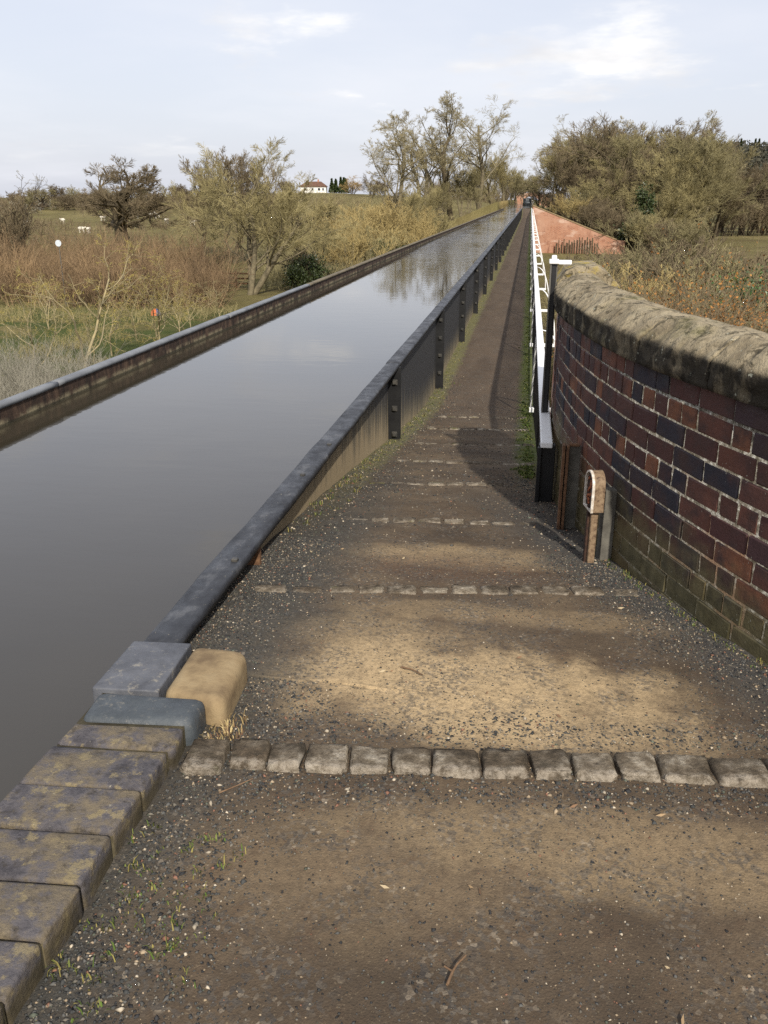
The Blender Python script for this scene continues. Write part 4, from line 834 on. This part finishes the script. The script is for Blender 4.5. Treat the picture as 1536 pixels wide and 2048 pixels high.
grove('brush_shrub', [(1262, 40, 502, 'shrub', 1, 'ash', 'brown', 'brown bush in the brush beyond the parapet wall'), (1270, 30, 498, 'shrub', 2, 'ash', 'olive', 'olive bush in the brush beyond the parapet wall'), (1330, 36, 478, 'shrub', 0, 'dark', 'brown', 'brown bush in the brush beyond the parapet wall'), (1400, 32, 482, 'shrub', 1, 'dark', 'brown', 'brown bush in the brush beyond the parapet wall'), (1450, 27, 512, 'shrub', 2, 'ash', 'olive', 'olive bush in the brush beyond the parapet wall'), (1350, 24, 532, 'shrub', 1, 'ash', 'tan', 'straw coloured bush in the brush beyond the parapet wall'), (1290, 23, 552, 'shrub', 0, 'dark', 'brown', 'brown bush in the brush beyond the parapet wall'), (1420, 20, 572, 'shrub', 2, 'dark', 'brown', 'brown bush in the brush beyond the parapet wall'), (1490, 19, 602, 'shrub', 0, 'ash', 'olive', 'olive bush in the brush beyond the parapet wall'), (1550, 30, 492, 'shrub', 1, 'dark', 'brown', 'brown bush in the brush beyond the parapet wall'), (1260, 26, 572, 'shrub', 2, 'ash', 'tan', 'straw coloured bush in the brush beyond the parapet wall'), (1368, 30, 478, 'shrub', 2, 'ash', 'olive', 'olive bush in the brush beyond the parapet wall'), (1312, 28, 492, 'shrub', 1, 'dark', 'brown', 'brown bush in the brush beyond the parapet wall')], 'shrub', NG, sx=1.15)
hr = np.random.default_rng(5); rows_ = []
for i, px in enumerate(list(np.linspace(36, 345, 15)) + [366, 380]):
    kd = ['thick', 'shrub', 'oak', 'thick'][i % 4]; rows_.append((px, 236 + hr.uniform(-14, 22), hr.uniform(368, 388), kd, i, 'dark', ['brown', 'oak', 'olive'][i % 3], 'small bare hedgerow tree along the left skyline'))
grove('hedgerow_tree', rows_, 'tree', 'hedgerow trees on the left skyline', sx=1.5, dz=-1.2)
grove('garden_tree', [(740, 285, 345, 'willow', 0, 'dark', 'oak', 'largest rounded brown tree on the hilltop right of the white house'), (772, 292, 352, 'willow', 1, 'dark', 'brown', 'rounded brown tree beside the largest hilltop tree'), (566, 300, 350, 'willow', 0, 'dark', 'brown', 'rounded tree just left of the white house'), (704, 300, 351, 'willow', 1, 'dark', 'gold', 'golden twigged weeping tree on the hilltop'), (574, 312, 362, 'shrub', 1, 'dark', 'olive', 'low olive tree touching the left end of the white house')], 'tree', sx=1.15, dz=-1.0)

# ------------------------------------------------------------------ thickets (reads as one mass)
def thicket(name, xs, ys_, hs, mat, lab, seed, per=5, r0=.014, twigs=5, lean=.35, leaf=None, leafmat=None, leafsize=.06):
    r = np.random.default_rng(seed); n = len(xs) * per
    X = np.repeat(xs, per) + r.normal(0, .35, n); Y = np.repeat(ys_, per) + r.normal(0, .35, n); Hh = np.repeat(hs, per) * r.uniform(.55, 1.1, n)
    P = np.stack([X, Y, ground_z(X, Y) - .1], -1); D = np.stack([r.normal(0, lean, n), r.normal(0, lean, n), np.ones(n)], -1); D /= np.linalg.norm(D, axis=1, keepdims=True)
    pts, rad = grow(P, D, Hh, np.full(n, r0 * 1.6), np.full(n, r0 * .6), 3, .13, .03, r); parts = [tubes(pts, rad, 3)]
    P, D, L, Rr = kids(pts, rad, Hh, twigs, .25, 1, 20, 60, .42, .7, r, .3, r0 * .6)
    p2, r_2 = grow(P, D, L, Rr, Rr * .5, 1, .18, .03, r); parts.append(tubes(p2, r_2, 3)); V, Fq = merge(parts)
    o = tag(link(name, np_mesh(name, V, Fq), mat), lab, 'thicket', kind='stuff')
    if leaf:
        pick = r.choice(len(p2), leaf); tt = r.random(leaf)[:, None]; C0 = p2[pick, 0] * (1 - tt) + p2[pick, 1] * tt + r.normal(0, .05, (leaf, 3))
        leaves('dead_leaves', C0, leafsize, leafmat, r, o)
    return o
def leaves(name, C0, size, mat, r, parent=None, aspect=.6):
    n = len(C0); a = r.normal(0, 1, (n, 3)); a /= np.linalg.norm(a, axis=1, keepdims=True); b = np.cross(a, r.normal(0, 1, (n, 3))); b /= np.linalg.norm(b, axis=1, keepdims=True)
    s_ = (size * r.uniform(.6, 1.3, n))[:, None]; c_ = np.cross(a, b) * s_ * .18
    V = np.stack([C0 - a * s_, C0 + b * s_ * aspect + c_, C0 + a * s_, C0 - b * s_ * aspect + c_], 1).reshape(-1, 3)
    o = link(name, np_mesh(name, V, np.arange(4 * n).reshape(-1, 4)), mat, parent); o['kind'] = 'stuff'; return o
def region(n, px0, px1, y0, y1, seed, fun=None):
    r = np.random.default_rng(seed); Y = y0 + (y1 - y0) * r.random(n); px = px0 + (px1 - px0) * r.random(n); X = np.array([PX(a, b) for a, b in zip(px, Y)]); return X, Y
X, Y = region(900, -200, 430, 63, 90, 1); thicket('red_thicket', X, Y, 2.0 + 3.8 * vnoise(X / 4.5, Y / 4.5, 3), TWIG['red'], 'reddish brown withy thicket filling the valley below the oak', 11, 4, .018, 7, .5)
X, Y = region(420, -60, 460, 41, 62, 52); k_ = vnoise(X / 4, Y / 4, 61) > .62; X, Y = X[k_], Y[k_]; thicket('field_scrub', X, Y, .3 + .9 * vnoise(X / 3, Y / 3, 62), TWIG['willow'], 'low straw coloured stems in the green grass below the trough', 53, 6, .008, 5, .5)
X, Y = region(420, 520, 860, 78, 128, 2); thicket('tan_thicket', X, Y, 1.6 + 1.6 * vnoise(X / 6, Y / 6, 4), TWIG['olive'], 'olive scrub under the willow and along the canal', 12, 5, .015, 4)
X, Y = region(2300, -240, 720, 112, 236, 6); k_ = vnoise(X / 16, Y / 9, 44) + .35 * vnoise(X / 5, Y / 5, 45) > .66; X, Y = X[k_], Y[k_]; thicket('field_hedge', X, Y, 1.2 + 1.9 * vnoise(X / 9, Y / 14, 4), TWIG['brown'], 'dark brown hedges and scrub across the sheep fields', 16, 3, .036, 5)
X, Y = region(900, 560, 900, 165, 262, 46); k_ = vnoise(X / 12, Y / 8, 54) > .36; X, Y = X[k_], Y[k_]; thicket('slope_scrub', X, Y, 1.4 + 2.0 * vnoise(X / 8, Y / 12, 4), TWIG['olive'], 'olive brown scrub on the slope below the white house', 47, 4, .03, 4)
X, Y = region(420, 850, 1260, 330, 420, 66); k_ = (X < -9) | (X > 6); X, Y = X[k_], Y[k_]; thicket('far_hedge', X, Y, 5 + 4 * vnoise(X / 20, Y / 20, 4), TWIG['brown'], 'distant brown trees and hedge closing the canal vista', 67, 4, .06, 6)
X, Y = region(560, -300, 600, 232, 246, 26); thicket('skyline_hedge', X, Y, 2.0 + 1.8 * vnoise(X / 9, Y / 14, 4), TWIG['brown'], 'brown hedge along the left skyline', 27, 4, .035, 4)
X, Y = region(1150, 1150, 1760, 13, 46, 3); k_ = X > 1.9; X, Y = X[k_], Y[k_]; thicket('bramble_thicket', X, Y, 0.5 + 2.3 * vnoise(X / 2.6, Y / 2.6, 5) ** 1.5, TWIG['brown'], 'tangled brown brush beyond the parapet wall', 13, 5, .008, 6, .5)
X, Y = region(560, 1200, 1590, 15, 32, 8); k_ = (vnoise(X / 2.5, Y / 2.5, 15) > .42) & (X > 2.2); X, Y = X[k_], Y[k_]
thicket('beech_scrub', X, Y, 1.1 + 2.3 * vnoise(X / 2.5, Y / 2.5, 6), TWIG['brown'], 'low scrub still holding orange dead leaves beyond the parapet', 14, 5, .006, 7, .45, 42000, LEAF_DEAD, .027)
X, Y = region(260, 1160, 1620, 16, 44, 28); k_ = (vnoise(X / 3, Y / 3, 19) > .55) & (X > 2.2); X, Y = X[k_], Y[k_]; thicket('olive_scrub', X, Y, 1.2 + 2.2 * vnoise(X / 2.5, Y / 2.5, 36), TWIG['olive'], 'clumps of olive grey twigs among the brush beyond the parapet', 29, 9, .007, 8, .5)
X, Y = region(520, 1215, 1760, 52, 135, 4); thicket('right_thicket', X, Y, .9 + 2.0 * vnoise(X / 8, Y / 8, 7), TWIG['brown'], 'brown scrub on the valley floor before the red abutment', 15, 5, .018, 5)
X, Y = region(380, -120, 240, 24, 36, 9); thicket('near_scrub', X, Y, 1.1 + 1.4 * vnoise(X / 4, Y / 4, 7), TWIG['grey'], 'grey twiggy scrub close under the left side of the trough', 18, 4, .008, 6, .5)

def leafy(name, px, y, rx, rz_, n, size, mat, label, seed, lift=0.0):
    x = PX(px, y); e = tag(empty(name, (x, y, float(ground_z(x, y)))), label, 'bush'); r = np.random.default_rng(seed)
    nc = 15; cc = r.normal(0, 1, (nc, 3)); cc /= np.linalg.norm(cc, axis=1, keepdims=True); cc *= r.uniform(.3, .95, (nc, 1)) ** .5
    ce_ = cc * np.array([rx, rx, rz_]) + np.array([0, 0, rz_ + lift]); pk = r.choice(nc, n); C0 = ce_[pk] + r.normal(0, 1, (n, 3)) * np.array([rx, rx, rz_]) * .23 * r.uniform(.4, 1.5, (n, 1))
    C0 = C0[C0[:, 2] > .05]; leaves('foliage', C0, size, mat, r, e)
    st = 9; pts, rad = grow(np.zeros((st, 3)) + r.normal(0, .15, (st, 3)) * [1, 1, 0], np.stack([r.normal(0, .45, st), r.normal(0, .45, st), np.ones(st)], -1) / 1.1, np.full(st, rz_ * 1.7 + lift), np.full(st, .05), np.full(st, .012), 6, .14, .03, r)
    V, Fq = tubes(pts, rad, 5); link('stems', np_mesh('stems', V, Fq, True), BARK['dark'], e); return e
leafy('ivy_bush', 604, 79, 1.6, 1.5, 5000, .10, LEAF_DARK, 'dark green ivy bush beside the willow trunk', 1)
leafy('ivy_bush', 780, 98, 2.0, 1.5, 5000, .12, LEAF_DARK, 'dark green bush low beside the canal among straw coloured shrubs', 2)
leafy('ivy_bush', 640, 84, 1.2, 1.0, 2600, .10, LEAF_DARK, 'small dark green bush between the willow and canal', 5)
leafy('holly_bush', 1530, 23, 1.1, 1.15, 7000, .045, LEAF_HOLLY, 'glossy green holly bush beyond the parapet wall', 3, .45)
leafy('ivy_tree', 1288, 150, 1.6, 3.6, 4200, .20, LEAF_DARK, 'dark ivy clad tree stump in front of the wood', 4, 1.0)
leafy('ivy_tree', 1275, 142, 2.2, 1.5, 3600, .20, LEAF_DARK, 'low dark evergreen bush at the foot of the wood', 6, .2)

# wooded hill on the right skyline
m = simple('distant_wood_crown', (0.035, 0.042, 0.032), (0.085, 0.075, 0.052), 0.04, 0.95)
r = np.random.default_rng(8); n = 6500; D = r.uniform(470, 720, n); A = np.radians(r.uniform(3.5, 34, n)); X, Y = D * np.sin(A), D * np.cos(A); Z = ground_z(X, Y)
hh = r.uniform(5, 10, n); C0 = np.stack([X, Y, Z], -1)[:, None, :] + r.normal(0, 1, (n, 9, 3)) * np.array([2.2, 2.2, 0]) ; C0[:, :, 2] += r.uniform(.1, 1, (n, 9)) * hh[:, None]
o = leaves('distant_wood', C0.reshape(-1, 3), 1.0, m, r, None, .8); tag(o, 'dark wood covering the hill on the right skyline', 'wood', kind='stuff')
for i, px in enumerate((1496, 1503, 1468)):
    d_ = 690; a_ = math.atan((px - 768) / 1836.0) - R(YAW); x, y = d_ * math.sin(a_), d_ * math.cos(a_)
    e = tag(empty('conifer', (x, y, float(ground_z(x, y)))), 'dark conifer tip standing above the distant wood', 'tree', 'conifers above the distant wood')
    rr_ = np.random.default_rng(i); t = rr_.random(700); ang = rr_.uniform(0, 6.28, 700); rd = (1 - t) * 2.4 * rr_.uniform(.3, 1, 700)
    leaves('crown', np.stack([rd * np.cos(ang), rd * np.sin(ang), 1 + t * 9.5], -1), .7, LEAF_DARK, rr_, e); rod('trunk', [(0, 0, -1), (0, 0, 10)], .2, BARK['dark'], e)

# ------------------------------------------------------------------ house, sheep, fence and small things in the valley
WALLP = simple('white_render', (0.72, 0.70, 0.64), (0.82, 0.80, 0.75), 1, 0.8); ROOF = simple('brown_roof_tiles', (0.085, 0.045, 0.032), (0.16, 0.085, 0.055), 2, 0.85); GLASS = simple('dark_window_glass', (0.02, 0.022, 0.026), (0.05, 0.055, 0.06), 2, 0.15, spec=.6)
hx, hy = PX(628, 322), 322.0; hz = float(ground_z(hx, hy)); hs = tag(empty('white_house', (hx, hy, hz), R(8)), 'low white bungalow with brown hipped roof on the hilltop', 'house')
box('wall', (-4.6, -2.5, -.5), (4.6, 2.5, 2.15), WALLP, hs)
bm = bmesh.new(); vs = [bm.verts.new(p) for p in [(-5.0, -2.9, 2.15), (5.0, -2.9, 2.15), (5.0, 2.9, 2.15), (-5.0, 2.9, 2.15), (-2.7, 0, 3.9), (2.7, 0, 3.9)]]
for f in [(0, 1, 5, 4), (1, 2, 5), (2, 3, 4, 5), (3, 0, 4), (3, 2, 1, 0)]: bm.faces.new([vs[i] for i in f])
rf = link('roof', bm_mesh('roof', bm), ROOF, hs); box('chimney', (1.4, -.3, 3.3), (1.95, .3, 4.6), REDB, rf)
for a_, b_ in ((-3.3, -2.3), (-.6, .2), (1.6, 2.6), (3.2, 3.9)):
    f_ = box('window', (a_, -2.55, .8), (b_, -2.49, 1.75), WHITE, hs); box('pane', (a_ + .06, -2.565, .86), (b_ - .06, -2.545, 1.69), GLASS, f_)
for i, (px, dd) in enumerate([(682, 318), (688, 320), (664, 322), (692, 316), (672, 318)]):
    x, y = PX(px, dd), dd; e = tag(empty('garden_conifer', (x, y, float(ground_z(x, y)))), 'small dark garden conifer right of the white house', 'tree', 'garden conifers by the white house')
    rr_ = np.random.default_rng(40 + i); t = rr_.random(500); ang = rr_.uniform(0, 6.28, 500); rd = (1.02 - t) * 1.3 * rr_.uniform(.4, 1, 500)
    leaves('crown', np.stack([rd * np.cos(ang), rd * np.sin(ang), .4 + t * rr_.uniform(3.5, 5)], -1), .45, LEAF_DARK, rr_, e); rod('trunk', [(0, 0, -.3), (0, 0, 3)], .12, BARK['dark'], e)

WOOL = simple('sheep_wool', (0.55, 0.50, 0.40), (0.72, 0.68, 0.58), 8, 0.95); SKIN = simple('sheep_face', (0.30, 0.27, 0.22), (0.45, 0.42, 0.36), 8, 0.9)
def sheep_mesh():
    prof_ = [(-.58, .66, .05), (-.52, .68, .20), (-.30, .70, .29), (0, .68, .31), (.28, .70, .27), (.45, .74, .19), (.58, .84, .12), (.68, .90, .10), (.80, .84, .075), (.90, .78, .05), (.93, .76, .02)]
    P_ = np.array([[(x, 0, z) for x, z, _ in prof_]]); V1 = tubes(P_, np.array([[r_ for *_, r_ in prof_]]), 10); parts = [V1]
    for sx_ in (-.36, .32):
        for sy in (-.13, .13): parts.append(tubes(np.array([[(sx_, sy, .55), (sx_ + .03, sy, .28), (sx_ - .01, sy, .04), (sx_ + .03, sy, -.03)]]), np.array([[.085, .05, .035, .045]]), 6))
    V, Fq = merge(parts); return np_mesh('sheep', V, Fq, True)
shm = sheep_mesh(); shm.materials.append(WOOL)
for i, (px, py) in enumerate([(164, 466), (178, 467), (258, 438), (276, 437), (300, 436), (309, 433), (315, 437), (333, 448), (206, 442), (126, 448), (52, 452), (385, 452)]):
    # walk along the ray until it meets the hillside
    dv = view_ray(px, py); yy = np.linspace(90, 300, 420); hit = np.where(CAMZ + dv[2] * yy < ground_z(dv[0] * yy, yy))[0]; y = float(yy[hit[0]]) if len(hit) else 190.0; x = dv[0] * y
    e = tag(link('sheep', shm), 'cream sheep grazing in the field around the oak', 'sheep', 'sheep grazing on the left hillside'); e.location = (x, y, float(ground_z(x, y))); e.rotation_euler = (0, 0, i * 1.7); e.scale = (1.15,) * 3

fx_, fy_ = PX(435, 80), 80.0; fz = float(ground_z(fx_, fy_)); fe = tag(empty('rail_fence', (fx_, fy_, fz)), 'low rusty red rail fence left of the willow trunk', 'fence')
for a_ in (-2.6, -1.3, 0, 1.3, 2.6): box('post', (a_ - .07, -.07, -.3), (a_ + .07, .07, 1.5), RUST, fe)
for z_ in (.45, .9, 1.35): box('rail', (-2.8, -.13, z_ - .07), (2.8, -.07, z_ + .07), RUST, fe)
tx_, ty_ = PX(291, 60), 60.0; te = tag(empty('play_tent', (tx_, ty_, float(ground_z(tx_, ty_)))), 'small orange, blue and white dome tent on the grass', 'tent')
for i, cc in enumerate([(.55, .12, .04), (.04, .05, .16), (.55, .58, .65)]):
    tm_ = simple('tent_cloth', cc, tuple(min(1, v_ * 1.2) for v_ in cc), 3, .7); a0, a1 = -math.pi + i * math.pi / 1.5, -math.pi + (i + 1) * math.pi / 1.5; V = []; F_ = []
    for a_ in np.linspace(a0, a1, 7):
        for b_ in np.linspace(0, math.pi / 2, 6): V.append((.38 * math.cos(a_) * math.cos(b_), .38 * math.sin(a_) * math.cos(b_), .5 * math.sin(b_) - .02))
    for p in range(6):
        for q_ in range(5): F_.append((p * 6 + q_, p * 6 + q_ + 1, p * 6 + q_ + 7, p * 6 + q_ + 6))
    link('cloth_panel', np_mesh('cloth_panel', V, F_, True), tm_, te)
dx_, dy_ = PX(106, 64), 64.0; de = tag(empty('disc_sign', (dx_, dy_, float(ground_z(dx_, dy_)))), 'round pale grey disc on a thin post in the thicket', 'sign')
rod('post', [(0, 0, -.3), (0, 0, 4.6)], .035, POSTG, de, 6); bm = bmesh.new(); bmesh.ops.create_cone(bm, cap_ends=True, segments=20, radius1=.24, radius2=.24, depth=.03)
for v_ in bm.verts: v_.co = Vector((v_.co.x, v_.co.z - .05, v_.co.y + 4.75))
link('disc', bm_mesh('disc', bm), simple('pale_disc', (.45, .50, .55), (.62, .66, .70), 6, .5), de)

# ------------------------------------------------------------------ far abutment, bridge and boat
ab = tag(empty('far_abutment', (0, 140.6, -6.5)), 'sloping red brick wing wall of the far abutment', 'abutment wall')
bm = bmesh.new(); pts_ = [(0.36, -1.5), (14.6, -1.5), (14.4, 1.9), (13.2, 1.95), (0.36, 6.85)]
a_ = [bm.verts.new((x, -.35, z)) for x, z in pts_]; b_ = [bm.verts.new((x, .35, z)) for x, z in pts_]; bm.faces.new(a_); bm.faces.new(b_[::-1])
for i in range(5): bm.faces.new((a_[i], b_[i], b_[(i + 1) % 5], a_[(i + 1) % 5]))
bmesh.ops.recalc_face_normals(bm, faces=bm.faces); link('wing_wall', bm_mesh('wing_wall', bm), REDB, ab)
sl_ = (1.95 - 6.85) / (13.2 - .36)
for i in range(14):
    x0, x1 = .36 + i * .917, .36 + (i + 1) * .917 - .02; z0_, z1_ = 6.85 + (x0 - .36) * sl_, 6.85 + (x1 - .36) * sl_; bm = bmesh.new()
    vs = [bm.verts.new(p) for p in [(x0, -.43, z0_), (x1, -.43, z1_), (x1, .43, z1_), (x0, .43, z0_), (x0, -.43, z0_ + .17), (x1, -.43, z1_ + .17), (x1, .43, z1_ + .17), (x0, .43, z0_ + .17)]]
    for f in [(0, 3, 2, 1), (4, 5, 6, 7), (0, 1, 5, 4), (1, 2, 6, 5), (2, 3, 7, 6), (3, 0, 4, 7)]: bm.faces.new([vs[j] for j in f])
    link('coping_stone', bm_mesh('coping_stone', bm), TANST, ab)
pk = tag(empty('stake_row', (7.2, 139.6, float(ground_z(7.2, 139.6)))), 'row of rough brown stakes standing before the red wing wall', 'stakes')
for i in range(17):
    hh_ = random.uniform(1.3, 2.5); box('stake', (-3.1 + i * .38, -.08 + random.uniform(-.1, .1), -.4), (-3.1 + i * .38 + random.uniform(.12, .22), .06, hh_), BARK['oak'], pk)
box('abutment_face', (-4.4, -.2, -1.5), (.355, .34, 5.0), REDB, ab)
br = tag(empty('arch_bridge', (0.2, 300, -0.6)), 'distant red brick arched bridge over the canal', 'bridge')
bm = bmesh.new(); n = 14; o_ = [(-9, -1), (9, -1), (9, 2.6)] + [(x, 2.6 + 1.1 * math.cos(x / 9 * math.pi / 2)) for x in np.linspace(8, -8, 13)] + [(-9, 2.6)]
arc = [(2.3 * math.cos(t), .6 + 2.0 * math.sin(t)) for t in np.linspace(0, math.pi, n)]
front = [bm.verts.new((x, -1.2, z)) for x, z in [(-5, -1), (-2.3, -1)] + arc[::-1] + [(2.3, -1), (5, -1), (5, 2.6)] + [(x, 2.6 + 1.0 * math.cos(x / 5 * math.pi / 2)) for x in np.linspace(4.5, -4.5, 13)] + [(-5, 2.6)]]
f = bm.faces.new(front); ex = bmesh.ops.extrude_face_region(bm, geom=[f]); bmesh.ops.translate(bm, verts=[v_ for v_ in ex['geom'] if isinstance(v_, bmesh.types.BMVert)], vec=(0, 2.6, 0)); bmesh.ops.recalc_face_normals(bm, faces=bm.faces)
link('arch_wall', bm_mesh('arch_wall', bm), REDB, br)
BOATD = simple('boat_dark_paint', (0.012, 0.016, 0.020), (0.03, 0.036, 0.042), 2, .4, spec=.5); BOATG = simple('boat_grey_paint', (0.16, 0.18, 0.19), (0.25, 0.27, 0.28), 2, .5)
bo = tag(empty('narrowboat', (-0.75, 205, -0.15)), 'dark narrowboat moored on the canal beyond the aqueduct', 'boat')
prism('hull', [(-1.0, -1), (-.35, -3), (.35, -3), (1.0, -1), (1.0, 14), (-1.0, 14)], -.3, .55, BOATD, bo); prism('cabin', [(-.88, 1), (.88, 1), (.88, 12.5), (-.88, 12.5)], .55, 1.55, BOATD, bo, .06)
box('cabin_door', (-.35, .97, .6), (.35, .998, 1.45), BOATG, bo); box('bow_rail', (-.5, -1.6, .55), (.5, -1.5, .8), BOATG, bo)

# ------------------------------------------------------------------ weeds, litter
m = Mat('weed_blades', 0.8, 0.2); at = m.n('ShaderNodeVertexColor'); at.layer_name = 'tint'; m.col(at.outputs[0]); WEED = m.m
def tufts(name, X, Y, H, blades, pal, lab, zf=path_h, wd=.0022):
    n = len(X) * blades; x = np.repeat(X, blades) + rng.normal(0, .012, n); y = np.repeat(Y, blades) + rng.normal(0, .012, n); h = np.repeat(H, blades) * rng.uniform(.5, 1.1, n)
    a_ = rng.uniform(0, 6.28, n); ln = rng.uniform(.3, 1.1, n) * h; z = zf(x, y) - .003; dx, dy = np.cos(a_), np.sin(a_); wv = wd * rng.uniform(.7, 1.5, n)
    P0 = np.stack([x - dy * wv, y + dx * wv, z], -1); P1 = np.stack([x + dy * wv, y - dx * wv, z], -1); M0 = np.stack([x + dx * ln * .4 + dy * wv * .8, y + dy * ln * .4 - dx * wv * .8, z + h * .75], -1); M1 = np.stack([x + dx * ln * .4 - dy * wv * .8, y + dy * ln * .4 + dx * wv * .8, z + h * .75], -1); E_ = np.stack([x + dx * ln, y + dy * ln, z + h * .85], -1)
    V = np.stack([P0, P1, M0, M1, E_], 1).reshape(-1, 3); b0 = np.arange(n) * 5; Fq = np.concatenate([np.stack([b0, b0 + 1, b0 + 2], -1), np.stack([b0, b0 + 2, b0 + 3], -1), np.stack([b0 + 3, b0 + 2, b0 + 4], -1)])
    me = np_mesh(name, V, Fq); cc = np.array(pal)[rng.integers(0, len(pal), n)] * rng.uniform(.7, 1.3, (n, 1)); colour_attr(me, np.repeat(cc, 5, axis=0)); return tag(link(name, me, WEED), lab, 'weeds', kind='stuff')
GREEN = [(.07, .11, .02), (.12, .14, .035), (.20, .17, .05)]; STRAW = [(.40, .31, .15), (.30, .22, .10), (.18, .11, .06)]
Y = rng.uniform(.95, 1.75, 70); X = -.93 + np.abs(rng.normal(.12, .10, 70)); tufts('path_weeds', X, Y, rng.uniform(.008, .026, 70), 9, GREEN, 'small green weeds and moss sprouting in the gravel by the canal edge', wd=.0015)
Y = np.concatenate([rng.uniform(4.2, 12, 110), 12 + 40 * rng.random(420) ** 1.5]); X = -1.262 + np.abs(rng.normal(.04, .09, len(Y))); tufts('trough_grass', X, Y, rng.uniform(.008, .038, len(Y)), 9, GREEN + [(.24, .22, .09), (.34, .28, .14)], 'tufts of yellow green grass along the foot of the trough', wd=.002)
Y = 6.3 + 45 * rng.random(900) ** 1.6; X = .13 - np.abs(rng.normal(0, .055, 900)); tufts('railing_moss', X, Y, rng.uniform(.008, .028, 900), 12, [(.06, .095, .015), (.10, .13, .025), (.14, .14, .04)], 'green moss and grass strip along the foot of the railing', wd=.004)
Y = rng.uniform(2.12, 2.28, 26); X = rng.uniform(-.91, -.80, 26); tufts('dead_grass', X, Y, rng.uniform(.02, .05, 26), 6, STRAW, 'dried dead grass caught behind the tan stone', wd=.0016)
sx_ = np.linspace(s_of_y(2.9), s_of_y(4.3), 40); W_ = [wall_at(s) for s in sx_]; X = np.array([w_[0] + w_[4] * rng.uniform(.01, .06) for w_ in W_]); Y = np.array([w_[1] + w_[5] * .03 for w_ in W_]); tufts('wall_weeds', X, Y, rng.uniform(.008, .022, 40), 10, GREEN, 'tiny green weeds along the foot of the brick wall', wd=.0015)
# fallen willow leaves, thin curled slips
n = 75; X, Y = scatter(n, .9, 4.2, lambda x, y: np.full(len(x), .9) * np.exp(-np.abs(x + .5) * .6)); n = len(X)
a_ = rng.uniform(0, 6.28, n); Lh = rng.uniform(.006, .018, n); wv = Lh * rng.uniform(.12, .22, n); dx, dy = np.cos(a_), np.sin(a_); z = path_h(X, Y) + .006
V = np.stack([np.stack([X - dx * Lh, Y - dy * Lh, z + .002], -1), np.stack([X - dy * wv, Y + dx * wv, z + .004], -1), np.stack([X + dx * Lh, Y + dy * Lh, z + .003], -1), np.stack([X + dy * wv, Y - dx * wv, z - .002], -1)], 1).reshape(-1, 3)
me = np_mesh('leaf_litter', V, np.arange(4 * n).reshape(-1, 4)); colour_attr(me, np.repeat(np.array([(.30, .21, .12), (.20, .12, .07), (.40, .32, .20)])[rng.integers(0, 3, n)], 4, axis=0)); tag(link('leaf_litter', me, WEED), 'slender fallen leaves scattered on the path', 'leaves', kind='stuff')
STICK = simple('dead_twig', (.10, .06, .035), (.22, .14, .08), 40, .9)
def twig(lab, pts, r_):
    P_ = [(x, y, float(path_h(x, y)) + .008 + dz) for x, y, dz in pts]; return tag(rod('fallen_twig', P_, [r_ * (1 - .5 * i / (len(P_) - 1)) for i in range(len(P_))], STICK, None, 6), lab, 'twig')
t1 = twig('short forked dead twig lying on the bare earth before the setts', [(-.084, 1.362, 0), (-.076, 1.392, .004), (-.068, 1.412, .004), (-.050, 1.436, .008)], .0036)
rod('fork', [(-.075, 1.393, float(path_h(-.075, 1.393)) + .012), (-.094, 1.404, float(path_h(-.094, 1.404)) + .012)], .0026, STICK, t1, 5)
twig('thin broken twig on the pale tan mud patch', [(-.372, 2.72, 0), (-.33, 2.70, .006), (-.288, 2.668, .003)], .0038)
twig('long thin reddish twig beside the first setts', [(-.766, 1.888, 0), (-.72, 1.93, .004), (-.69, 1.958, .006)], .0024)

mt = sum(len(o.data.polygons) for o in bpy.data.objects if o.type == 'MESH'); mu = sum(len(p.polygons) * 2 for p in bpy.data.meshes); print('bricks', nb, 'objects', len(bpy.data.objects), 'unique tris ~', mu)
